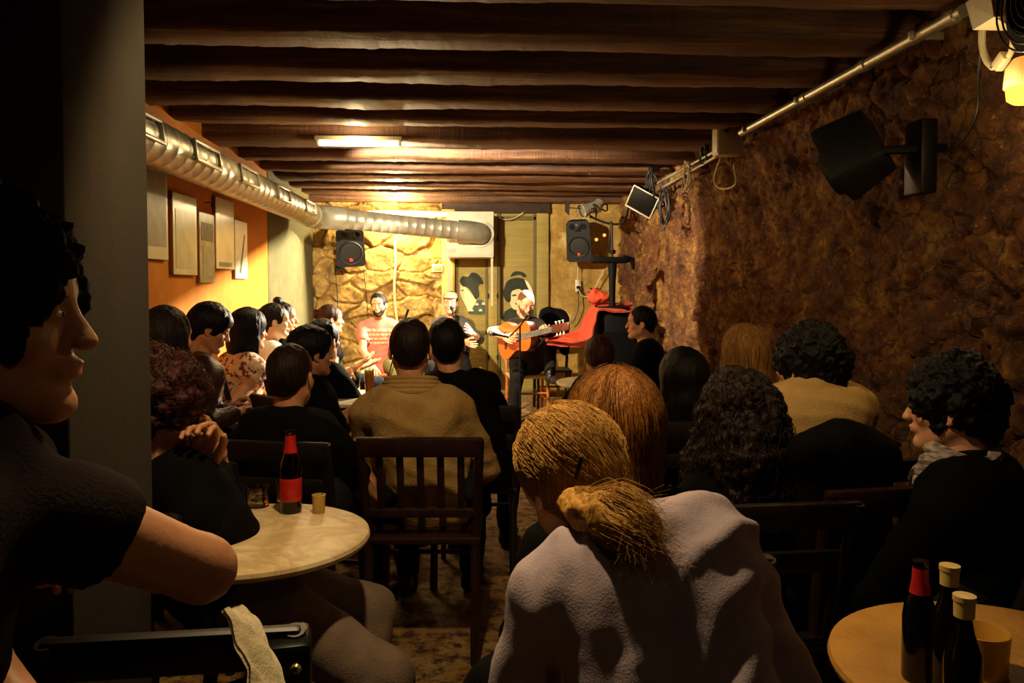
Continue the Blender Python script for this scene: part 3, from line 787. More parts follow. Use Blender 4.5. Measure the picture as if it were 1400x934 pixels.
MB().prism([(.017, -.06, -.18), (.017, -.03, -.19), (.017, .10, .12), (.017, .085, .13)], (0, 0, 0), (.002, 0, 0)).build('plant_drawing', M('plant_green', '4c5a34', '6f7a4a', .6, scale=30), pp, smooth=False)
pk = thing('wall_hook', 'small screw hook above the narrow olive poster', 'hook', px_wall(284, 277)); MB().tube(spline([(-.02, 0, 0), (.02, 0, 0), (.03, 0, -.015), (.02, 0, -.03)], 4), .004, 6).build('hook', m_iron, pk)

# ------------------------------------------------------------------ furniture
def marble(nm, a, b, c):
    t = NT(nm); v = t.coord()
    f = t.noise(v, 3, 8, .6, 2.2)
    return t.set(t.ramp(f, [(.38, a), (.5, b), (.56, c), (.62, a)]), .45, 0, None)
m_marble = marble('veined_marble', 'f0dcb0', 'd0b078', 'e6cc98'); m_wtop = marble('white_marble', 'e8e0c8', 'd8ceb0', 'e8e0c8')
def table(label, x, y, r, top_mat, z=.73):
    t = thing('round_table', label, 'table', (x, y, 0))
    MB().lathe([(0, z - .028), (r - .012, z - .028), (r - .003, z - .022), (r, z - .013), (r - .003, z - .004), (r - .012, z), (0, z)], seg=72).build('tabletop', top_mat, t)
    MB().lathe([(0, z - .045), (.11, z - .045), (.1, z - .028), (0, z - .028)], seg=24).build('top_plate', m_iron, t)
    MB().lathe([(0, .1), (.035, .1), (.03, .13), (.022, .2), (.03, .32), (.022, .45), (.022, z - .045), (0, z - .045)], seg=20).build('column', m_iron, t)
    for k in range(3):
        a = k * 2.094 + .4
        MB().tube(spline([(.02 * math.cos(a), .02 * math.sin(a), .12), (.14 * math.cos(a), .14 * math.sin(a), .07), (.25 * math.cos(a), .25 * math.sin(a), .016)], 5), [.022] * 5 + [.018] * 5 + [.014], 10).build('foot', m_iron, t)
    return t
TX, TY = at(347, 720, 2.10).x, 2.10
table('round marble table with drinks in the left foreground', TX, TY, .300, m_marble)
table('white round table in front of the guitarist, partly behind the orange-haired head', at(827, 520, 5.35).x, 5.35, .33, m_wtop)
table('white round table with beer glasses left of the ribbed collar jacket', at(478, 548, 4.7).x, 4.7, .30, m_wtop)
TRx, TRy = .935, 1.275
table('round table with capped bottles in the bottom right corner', TRx, TRy, .30, M('worn_wood_top', 'a5762c', '8c6224', .55, scale=8, bump=.3))

m_wood = M('dark_brown_wood', '1e0d08', '2e150b', .42, scale=14, stretch=(3, 3, .5), bump=.2)
m_wood2 = M('orange_wood', 'b0622a', '8f4a1e', .4, scale=12, stretch=(3, 3, .5))
m_straw = M('woven_straw', 'd9b778', 'a8824a', .8, scale=60, bump=.6, bs=90)
m_black_wood = M('black_wood', '120b08', '1a100b', .5)
def chair(label, x, y, face, mat=m_wood, w=.40, d=.40, hb=.86, style='slat', seat_mat=None):
    t = thing('wooden_chair', label, 'chair', (x, y, 0), face * D2R)     # faces local +y
    sm = seat_mat or mat
    MB().box((0, 0, .445), (w, d, .03), bev=.01).build('seat', sm, t)
    for s in (-1, 1):
        MB().tube([(s * (w / 2 - .03), d / 2 - .03, .43), (s * (w / 2 - .025), d / 2 - .02, 0)], [.018, .013], 12).build('leg', mat, t)
        MB().tube(spline([(s * (w / 2 - .02), -d / 2 - .03, 0), (s * (w / 2 - .02), -d / 2 + .02, .43), (s * (w / 2 - .01), -d / 2 - .0, .6), (s * (w / 2), -d / 2 - .07, hb)], 4), .017, 12).build('leg', mat, t)
        MB().tube([(s * (w / 2 - .03), d / 2 - .025, .2), (s * (w / 2 - .02), -d / 2 + .0, .2)], .01, 8).build('stretcher', mat, t)
    MB().tube([(-w / 2 + .03, d / 2 - .025, .28), (w / 2 - .03, d / 2 - .025, .28)], .01, 8).build('stretcher', mat, t)
    yb_ = -d / 2 - .055
    MB().box((0, yb_ - .01, hb - .03), (w + .02, .024, .075), rot(x=10), bev=.009).build('top_rail', mat, t)
    if style == 'slat':
        MB().box((0, -d / 2 + .005, .55), (w - .03, .02, .035), bev=.005).build('lower_rail', mat, t)
        for k in range(5):
            xx = (k - 2) * w * .17
            MB().tube([(xx, -d / 2 + .005, .56), (xx, -d / 2 - .05, hb - .05)], .0001, 4).box((xx, -d / 2 - .0225, .69), (.026, .012, .26), rot(x=-4 + 15.5), bev=.003).build('slat', mat, t)
    else:
        MB().box((0, -d / 2 - .02, .68), (w - .02, .016, .06), rot(x=8), bev=.005).build('cross_rail', mat, t)
    return t

# ------------------------------------------------------------------ drinks
m_gl = glass('clear_glass', (.95, .93, .85), .02)
m_brown = glass('brown_glass', (.16, .035, .008), .04)
m_beer = NT('beer'); m_beer = m_beer.set(lin('f0a030'), .1, 0, None, Transmission_Weight=.25, IOR=1.33, Emission_Color=(0, 0, 0, 1))
m_foam = M('beer_foam', 'efe4c4', rough=.8)
m_redlab = M('red_label', 'c81e1e', 'a81616', .45, scale=40)
m_cap = M('cream_cap', 'e8e0c4', rough=.5)
TZ = .73
def bottle(label, x, y, z=TZ, body=None, foil=None, lab=True, h=.235, cap=None, s=1.0):
    t = thing('beer_bottle', label, 'bottle', (x, y, z))
    MB().lathe([(0, 0), (.028, 0), (.0305, .006), (.0305, .125), (.028, .145), (.0165, .178), (.013, .2), (.0125, .225), (.0145, .228), (.0145, .236), (0, .236)], seg=28).build('glass_body', body or m_brown, t)
    if lab:
        MB().lathe([(.0308, .035), (.0311, .036), (.0311, .1), (.0308, .101)], seg=28).build('label', m_redlab, t)
    if foil: MB().lathe([(.0185, .172), (.019, .1725), (.0148, .2), (.0142, .222), (.0138, .222)], seg=24).build('neck_foil', foil, t)
    if cap: MB().lathe([(.0150, .205), (.0162, .206), (.0165, .232), (.018, .234), (.018, .243), (0, .245)], seg=24).build('cap', cap, t)
    return t
def tumbler(label, x, y, z=TZ, r=.037, h=.062, liquid=None, lh=.3, mat=None, taper=.92):
    t = thing('drinking_glass', label, 'glass', (x, y, z))
    MB().lathe([(0, 0), (r * taper, 0), (r * (taper + .03), h * .5), (r, h), (r - .002, h + .0005), (r - .003, h - .001), (r * taper - .002, h * .16), (0, h * .13)], seg=36).build('glass_body', mat or m_gl, t)
    if liquid: MB().lathe([(0, h * .14), (r * taper - .003, h * .165), (r * (taper + .02) - .003, h * lh), (0, h * lh)], seg=30).build('drink', liquid, t)
    return t
def on_table(px, py, z=TZ):
    """floor-plane style intersection: point at height z below pixel"""
    d = _R @ Vector(((px - 700) / FPX, -(py - 432) / FPX, -1)); s = (z - CAMZ) / d.z
    return d.x * s, d.y * s
x, y = on_table(353, 692); tumbler('wide clear tumbler with a little drink left on the marble table', x, y, r=.034, h=.06, liquid=glass('weak_drink', (.9, .8, .5)), lh=.45)
x, y = on_table(398, 700); bottle('brown beer bottle with red label and red neck foil on the marble table', x, y, foil=m_redlab)
x, y = on_table(436, 701); tumbler('small frosted yellow shot glass on the marble table, right of the beer bottle', x, y, r=.0195, h=.052, mat=M('frosted_yellow', 'c9a24a', 'b08c3c', .4), liquid=None, taper=.88)
x, y = on_table(393, 684); tumbler('clear tumbler half hidden behind the red-label beer bottle', x, y, r=.034, h=.06)
x, y = on_table(271, 693); t = bottle('clear bottle with white cap behind the curly-haired man shoulder', x, y, lab=False, body=m_gl)
t.children[0].scale = (.85, .85, .62)
MB().lathe([(.0125, .118), (.0145, .12), (.0145, .145), (0, .147)], seg=20).build('cap', m_cap, t)
# beers on the stage side table
x, y = at(505, 545, 4.62).x, 4.62
def pint(label, x, y, h=.165, r=.028, full=True):
    t = thing('beer_glass', label, 'glass', (x, y, TZ))
    MB().lathe([(0, 0), (r * .8, 0), (r * .78, .02), (r, h * .75), (r * .97, h), (r * .93, h), (r * .95, h * .75), (r * .72, .022), (0, .02)], seg=28).build('glass_body', m_gl, t)
    if full:
        MB().lathe([(0, .021), (r * .72, .023), (r * .94, h * .75), (r * .93, h * .86), (0, h * .86)], seg=24).build('beer', m_beer, t)
        MB().lathe([(0, h * .861), (r * .93, h * .861), (r * .92, h * .97), (0, h * .985)], seg=24).build('foam', m_foam, t)
    return t
pint('tall glass of amber beer with foam on the table left of the ribbed collar jacket', x, y)
pint('empty tall glass on the white table, left of the amber beer', at(487, 545, 4.75).x, 4.75, full=False)
# right table
_n0 = len(SC.objects)
pale_foil = M('gold_foil', 'e0c070', 'c8a858', .4)
m_bg = M('black_bottle', '0a0705', rough=.12)
bottle('dark bottle with pale gold cap on the corner table, further back', at(1297, 850, 1.21).x, 1.21, cap=pale_foil, body=m_bg, lab=False)
bottle('dark bottle with pale gold cap on the corner table, nearest the camera', at(1318, 850, 1.09).x, 1.09, cap=pale_foil, body=m_bg, lab=False)
bottle('dark bottle with red neck on the corner table, leftmost of the three', at(1257, 850, 1.25).x, 1.25, foil=m_redlab, body=m_bg, lab=False)
for o in list(SC.objects)[_n0:]:
    if o.parent is None: o.scale = (.86, .86, .84)
tumbler('amber glass candle holder on the corner table, behind the bottles', at(1352, 850, 1.25).x, 1.27, r=.045, h=.07, mat=M('amber_opaque', 'b98a34', rough=.3))
# ------------------------------------------------------------------ chairs without a visible sitter, bags, cloths
m_red = M('red_velvet', 'b0380e', '962a0a', .85, scale=9, bump=.3, bs=60)
def loft(rowsA, rowsB, name, mat, nu=60, nv=26, th=.008, fold=.02, fs=(6, 6, 2), parent=None, seed=0):
    A = spline(rowsA, 12); B = spline(rowsB, 12); n = len(A)
    V = []
    for i in range(n):
        for j in range(nv + 1):
            t = j / nv; p = A[i].lerp(B[i], t); V.append((p.x, p.y, p.z))
    V = np.array(V); i = np.arange(n * (nv + 1)).reshape(n, nv + 1)
    F = np.stack([i[:-1, :-1], i[1:, :-1], i[1:, 1:], i[:-1, 1:]], -1).reshape(-1, 4)
    V = disp(V, F, lambda P: fold * fbm(P * fs + seed, 3))
    N = normals(V, F); m = len(V)
    F2 = F[:, ::-1] + m
    edge = []
    for a in (list(zip(i[0, :-1], i[0, 1:])) + list(zip(i[-1, 1:], i[-1, :-1])) + list(zip(i[1:, 0], i[:-1, 0])) + list(zip(i[:-1, -1], i[1:, -1]))):
        edge.append((a[1], a[0], a[0] + m, a[1] + m))
    return mesh_obj(name, np.concatenate([V, V - N * th]), np.concatenate([F, F2, np.array(edge)]), mat, parent)
amp = thing('amplifier_cabinet', 'black cabinet under the red cloth by the right wall, carrying the lamp stand', 'amplifier', (at(840, 470, 7.55).x, 7.55, 0))
zt = at(840, 424, 7.3).z
MB().box((0, 0, zt / 2), (.36, .42, zt), bev=.02).build('cabinet', m_dark, amp)
MB().box((0, -.213, zt * .45), (.31, .012, zt * .75), bev=.006).build('grille_cloth', M('black_cloth', '080706', rough=.95, bump=.4, bs=200, Specular_IOR_Level=.05), amp)
for s in (-1, 1): MB().tube([(s * .06, -.0, zt + .0), (s * .06, -.0, zt + .012), (s * .04, 0, zt + .02)], .008).build('handle', m_iron, amp)
o = loft([at(864, 414, 7.85), at(840, 412, 7.85), at(812, 416, 7.8), at(800, 432, 7.75), at(786, 452, 7.7), at(744, 463, 7.7)],
         [at(866, 426, 7.28), at(840, 424.5, 7.28), at(818, 424, 7.28), at(812, 445, 7.25), at(800, 470, 7.2), at(748, 471, 7.35)], 'red_cloth', m_red, fold=.018, seed=3)
tag(o, 'red velvet cloth draped over the black cabinet and down to the left', 'cloth')
rb = SDF(.008); rb.ell((0, 0, .03), (.11, .07, .05)).ell((-.05, 0, .08), (.06, .05, .05)).ell((.05, .01, .05), (.06, .05, .04))
V, F = rb.build(); V = disp(V, F, lambda P: .02 * fbm(P * 14, 3))
o = mesh_obj('red_scarf', xf(V, Matrix.Translation(at(818, 412, 7.6))), F, m_red); tag(o, 'crumpled red scarf with dark bow lying on top of the draped cloth', 'scarf')
b_ = MB()
for a in range(5): b_.tube([at(812, 398, 7.6), at(812 + 8 * math.cos(a * 1.256 + .3), 398 + 4.5 * math.sin(a * 1.256 + .3), 7.57)], [.012, .008], 6)
b_.build('bow', m_cable, o)
# lamp stand on the cabinet
ls = thing('lamp_stand', 'black flared lamp stand with a wide cross bar standing on the red-draped cabinet', 'stand', at(837, 421, 7.5))
z0 = ls.location.z
MB().box((0, 0, .008), (.30, .22, .016), bev=.004).build('base_plate', m_dark, ls)
zc = at(837, 360, 7.5).z - z0
MB().lathe([(0, 0), (.035, 0), (.03, .05), (.032, zc * .6), (.045, zc), (0, zc)], seg=20).build('pole', m_dark, ls)
MB().box((-.03, 0, zc + .03), (.36, .1, .06), bev=.02).tube([(.1, 0, zc + .05), (.19, 0, zc + .03), (.2, 0, zc - .06)], [.035, .03, .012]).build('cross_bar', m_dark, ls)
MB().tube([(0, 0, zc), (-.01, 0, zc + .38)], .012).build('upper_rod', m_iron, ls)
MB().lathe([(0, 0), (.03, .0), (.03, .035), (0, .04)], (0, 0, zc + .09), 16).build('collar', m_dark, ls)
# ------------------------------------------------------------------ people
def skin_mat(nm, a, b):
    t = NT(nm); v = t.coord()
    c = t.ramp(t.noise(v, 25, 4), [(.35, a), (.65, b)])
    m = t.set(c, .5, 0, t.bump(t.noise(v, 160, 3), .12, .004))
    t.b.inputs['Subsurface Weight'].default_value = .08; t.b.inputs['Subsurface Radius'].default_value = (.02, .008, .004)
    return m
m_skin = skin_mat('skin', 'c98f68', 'd79f79'); m_skin2 = skin_mat('tan_skin', 'b57b52', 'c48a60')
def hair_mat(nm, a, b, stretch=(60, 60, 3), rough=.5):
    t = NT(nm); v = t.coord(stretch)
    f = t.noise(v, 2.2, 5, .6)
    return t.set(t.ramp(f, [(.35, a), (.65, b)]), rough, 0, t.bump(f, .8, .006), Specular_IOR_Level=.18)
h_black = hair_mat('black_hair', '070504', '100b08'); h_dark = hair_mat('dark_brown_hair', '120a07', '22140d')
h_brown = hair_mat('brown_hair', '28160c', '402516'); h_blond = hair_mat('blonde_hair', '8a5e22', 'd0a04e', (70, 70, 6))
h_ginger = hair_mat('light_brown_hair', '54300f', '9c6424', (70, 70, 6)); h_stub = hair_mat('stubble', '4a2e1e', '6a4630', (30, 30, 30), .8)
h_redbrown = hair_mat('red_brown_hair', '1e0d08', '46201a', (30, 30, 30), .5)
def cloth(nm, a, b=None, sc=200, bump=.35, rough=.9, **k): return M(nm, a, b or a, rough, scale=14, bump=bump, bs=sc, **{'Specular_IOR_Level': .08, **k})
c_black = cloth('black_cotton', '060505', '0a0908'); c_black2 = cloth('charcoal_cotton', '151212', '1d1918')
c_jeans = cloth('dark_denim', '17181f', '20222a'); c_grey = cloth('grey_marl', '55504a', '665f58'); c_tan = cloth('tan_wool', '9a7a46', 'ac8a54', 120, .5)
c_pink = cloth('pink_cotton', 'cc6452', 'd4705c'); c_white = cloth('white_cotton', 'e8dfc8', 'dcd2ba'); c_beige = cloth('beige_cotton', 'c09a5a', 'cba768')
c_sweat = cloth('mauve_grey_jersey', '94868e', 'a09298', 260, .25); c_khaki = cloth('khaki_cotton', '6a6640', '7a7448')
c_floral = NT('floral_print'); _v = c_floral.coord()
c_floral = c_floral.set(c_floral.ramp(c_floral.noise(_v, 28, 3, .6), [(.40, 'd8b48c'), (.5, 'e6cda8'), (.56, '8c3a2c'), (.66, '5a2a24')]), .8)
c_leather = M('brown_leather', '2c160e', '3a2014', .35, scale=20, bump=.3, bs=120)
m_eye = M('eye_white', 'e8e0d4', rough=.2); m_iris = M('iris_dark', '1a0e08', rough=.2); m_lip = M('lips', 'a8563e', 'b0604a', .5); m_sole = M('black_shoe', '0c0a09', rough=.5)
m_brow = h_dark

HS = dict(cr=((0, -.012, .03), (.074, .094, .084)))
def head_sdf(h=.005, beard=False, ear=True):
    s = SDF(h)
    s.ell((0, -.014, .032), (.074, .094, .083), .02)
    s.ell((0, .022, -.03), (.061, .066, .085), .03)
    s.ell((0, .055, .04), (.055, .035, .045), .03)                       # forehead
    s.cone((-.038, .076, .022), (.038, .076, .022), .011, .011, .015)    # brow
    for q in (-1, 1):
        s.ell((q * .043, .058, -.025), (.020, .022, .018), .02)          # cheekbone
        s.cone((q * .052, .0, -.055), (q * .016, .068, -.098), .015, .015, .03)
        s.ell((q * .03, .089, .004), (.015, .012, .010), .012, op='s')   # socket
        s.ell((q * .03, .0785, .003), (.0125, .0125, .0105), .004)       # eyelid ball
    s.ell((0, .076, -.1), (.019, .016, .014), .02)                       # chin
    s.cone((0, .088, .010), (0, .107, -.028), .0075, .0105, .01)         # nose
    s.ell((0, .103, -.030), (.016, .011, .009), .008)
    s.ell((0, .083, -.058), (.026, .014, .014), .012)
    s.ell((0, .0955, -.054), (.021, .007, .0045), .004); s.ell((0, .094, -.065), (.018, .007, .0055), .004)
    s.ell((0, .103, -.0595), (.022, .008, .0016), .002, op='s')
    if ear:
        for q in (-1, 1):
            R = rot(z=q * 18, x=-8)
            s.ell((q * .079, -.008, -.008), (.007, .018, .031), .006, R)
            s.ell((q * .0855, -.002, -.004), (.005, .009, .016), .003, R, op='s')
            s.ell((q * .078, .0, -.036), (.006, .008, .008), .004)
    return s
_headcache = {}
def head_mesh(h):
    if h not in _headcache:
        s = head_sdf(h); s.cone((0, -.02, -.03), (0, -.032, -.125), .05, .053, .03)
        V, F = s.build(); _headcache[h] = (relax(V, F, 1), F)
    return _headcache[h]

def hand_mesh(curl=35, spread=6, thumb=35, side=1, s=1.0, h=.0035):
    """wrist at origin, fingers +y, palm faces -z, thumb on the +x side for side=1 (left hand palm down)"""
    S = SDF(h); X = [.031, .0105, -.0105, -.030]; Y = [.084, .088, .084, .076]
    Ln = [(.043, .026, .021), (.047, .030, .022), (.043, .028, .022), (.034, .021, .019)]
    S.cone((0, -.03, 0), (0, .012, 0), .026, .027, .02, sq=((0, 0, 1), .72))
    for i in range(4):
        S.cone((X[i] * .65, .015, 0), (X[i], Y[i] - .006, 0), .0145, .0115, .012)
        p = np.array([X[i], Y[i], 0.]); a = 0; sp = (1.5 - i) * spread * D2R
        c = curl if not isinstance(curl, (list, tuple)) else curl[i]
        r = .0093 if i < 3 else .0082
        for j, L in enumerate(Ln[i]):
            a += (c * (.75 if j == 0 else 1.0)) * D2R
            q = p + L * np.array([math.sin(sp) * math.cos(a), math.cos(a) * math.cos(sp), -math.sin(a)])
            S.cone(p, q, r, r * .9, .003); p = q; r *= .92
    t0 = np.array([.02, .02, -.006]); ta = thumb * D2R
    t1 = t0 + .046 * np.array([math.sin(ta), math.cos(ta), -.35]); t2 = t1 + .033 * np.array([math.sin(ta * .75), math.cos(ta * .75), -.35]); t3 = t2 + .026 * np.array([math.sin(ta * .4), math.cos(ta * .4), -.3])
    S.cone(t0, t1, .0155, .012, .012); S.cone(t1, t2, .0115, .0105, .004); S.cone(t2, t3, .0105, .0088, .003)
    V, F = S.build(pad=.005); V = V * s
    if side < 0: V = V * (-1, 1, 1); F = F[:, ::-1]
    return V, F

def unit(v): v = np.array(v, float); return v / max(np.linalg.norm(v), 1e-9)
def ik(a, c, l1, l2, pole):
    a = np.array(a, float); c = np.array(c, float); d = c - a; L = np.linalg.norm(d)
    if L > (l1 + l2) * .995: c = a + d / L * (l1 + l2) * .995; d = c - a; L = np.linalg.norm(d)
    u = d / L; x = (l1 * l1 - l2 * l2 + L * L) / (2 * L); y = math.sqrt(max(l1 * l1 - x * x, 0))
    p = np.array(pole, float); p = p - u * (p @ u); p = unit(p)
    return a + u * x + p * y, c

def hair_sdf(style, h=.006, nz=0):
    s = SDF(h)
    def scalp(g=.009): s.ell((0, -.016, .036), (.074 + g, .094 + g, .084 + g), .01)
    def face_cut(yy=.115, w=.062, zc=-.045, hz=.112): s.ell((0, yy, zc), (w, .078, hz), .012, op='s')
    if style in ('short', 'crop', 'bald_top'):
        g = {'short': .013, 'crop': .006, 'bald_top': .004}[style]; scalp(g)
        s.cone((0, -.055, -.01), (0, -.052, -.06), .054 + g * .6, .044 + g * .4, .03)
        face_cut(.118 if style != 'bald_top' else .105, .064 if style != 'bald_top' else .07, -.04, .118 if style != 'bald_top' else .15)
        for q in (-1, 1): s.ell((q * .09, .004, -.022), (.026, .028, .036), .01, op='s'); s.cone((q * .06, .06, -.09), (q * .09, .0, -.085), .045, .045, .01, op='s'); s.cone((q * .10, -.07, -.10), (q * .10, .05, -.06), .045, .045, .03, op='s')
        s.plane((0, -.09, -.078 if style == 'short' else -.066), (0, .35, -1), .02)
        if style == 'bald_top': s.ell((0, .01, .13), (.055, .07, .035), .01, op='s')
    elif style == 'swept':
        scalp(.016); s.cone((0, -.07, -.01), (0, -.07, -.06), .062, .052, .03); s.ell((0, .01, .05), (.08, .08, .07), .02); face_cut(.12, .062, -.055, .115)
        s.cone((0, -.10, -.05), (0, -.15, -.07), .045, .03, .04)
        for q in (-1, 1): s.ell((q * .095, .012, -.03), (.02, .024, .026), .01, op='s')
        s.plane((0, -.07, -.11), (0, .3, -1))
    elif style == 'fringe':
        scalp(.02); s.ell((0, .03, .06), (.075, .07, .055), .02)
        s.cone((0, -.07, -.01), (0, -.06, -.08), .06, .048, .02); face_cut(.125, .062, -.05, .10)
        for q in (-1, 1): s.ell((q * .095, .008, -.02), (.02, .024, .034), .01, op='s')
        s.plane((0, -.09, -.10), (0, .35, -1))
    elif style in ('bob', 'long', 'bigbob'):
        L = {'bob': -.13, 'long': -.24, 'bigbob': -.17}[style]; g = .016 if style != 'bigbob' else .026; scalp(g)
        s.chain([(0, -.045, .0), (0, -.055, L * .5), (0, -.05, L + .03)], [.085, .082, .07], .03)
        for q in (-1, 1): s.chain([(q * .062, -.01, .02), (q * .072, .0, -.06), (q * .068, .01, L + .02)], [.034, .030, .024], .02)
        face_cut(.12, .06, -.06, .125); s.plane((0, 0, L), (0, 0, -1))
    elif style in ('bun', 'pony'):
        scalp(.012); s.cone((0, -.06, 0), (0, -.05, -.06), .06, .045, .02); face_cut(.112, .066, -.05, .12)
        for q in (-1, 1): s.ell((q * .09, .004, -.018), (.02, .026, .034), .01, op='s')
        s.plane((0, -.07, -.09), (0, .3, -1))
        if style == 'bun': s.ell((0, -.125, .05), (.04, .036, .04), .012)
        else: s.chain([(0, -.10, .02), (0, -.145, .0), (0, -.16, -.07), (0, -.15, -.15)], [.022, .03, .028, .012], .01)
    elif style == 'topknot':
        scalp(.012); s.cone((0, -.06, 0), (0, -.05, -.06), .06, .045, .02); face_cut(.112, .066, -.05, .12)
        for q in (-1, 1): s.ell((q * .09, .004, -.018), (.02, .026, .034), .01, op='s')
        s.ell((0, -.04, .14), (.035, .035, .03), .01); s.plane((0, -.07, -.09), (0, .3, -1))
    elif style == 'curly':
        scalp(.03); s.cone((0, -.07, .02), (0, -.07, -.06), .072, .06, .02); face_cut(.13, .064, -.05, .112)
        for q in (-1, 1): s.ell((q * .105, .012, -.028), (.028, .028, .036), .01, op='s')
        s.plane((0, -.09, -.09), (0, .3, -1))
    elif style == 'bigcurly':
        scalp(.035); s.chain([(0, -.06, .02), (0, -.075, -.08), (0, -.07, -.2), (0, -.06, -.3)], [.10, .125, .13, .10], .04)
        for q in (-1, 1): s.chain([(q * .06, -.01, .0), (q * .095, .0, -.12), (q * .09, .01, -.26)], [.045, .055, .04], .03)
        face_cut(.13, .06, -.06, .125)
    return s
_hc = {}
def hair_mesh(style, h):
    k = (style, h)
    if k not in _hc:
        V, F = hair_sdf(style, h).build()
        if 'curly' in style:
            V = relax(V, F, 1); V = disp(V, F, lambda P: .010 * fbm(P * 38, 3, .7) + .008 * fbm(P * 14, 2))
        else:
            fr = 3 if style in ('bob', 'long', 'bigbob') else 10
            V = relax(V, F, 1); V = disp(V, F, lambda P: .0028 * fbm(P * (55, 55, fr), 3) + .003 * fbm(P * 12, 2))
        _hc[k] = (V, F)
    return _hc[k]

def add_eyes(root, Hm, brow=m_brow, closed=False):
    for q in (-1, 1):
        if not closed:
            V, F = SDF(.0016).ell((q * .03, .0825, .0025), (.0085, .0095, .0045), .001).build(pad=.002)
            e = mesh_obj('eye', xf(V, Hm), F, m_eye, root)
            V, F = SDF(.0012).ell((q * .03, .0915, .0025), (.0035, .0012, .0035), .001).build(pad=.002)
            mesh_obj('iris', xf(V, Hm), F, m_iris, e)
        V, F = SDF(.002).chain([(q * .014, .090, .020), (q * .03, .0905, .0245), (q * .046, .078, .020)], [.0032, .0038, .002], .002).build(pad=.002)
        mesh_obj('eyebrow', xf(V, Hm), F, brow, root)

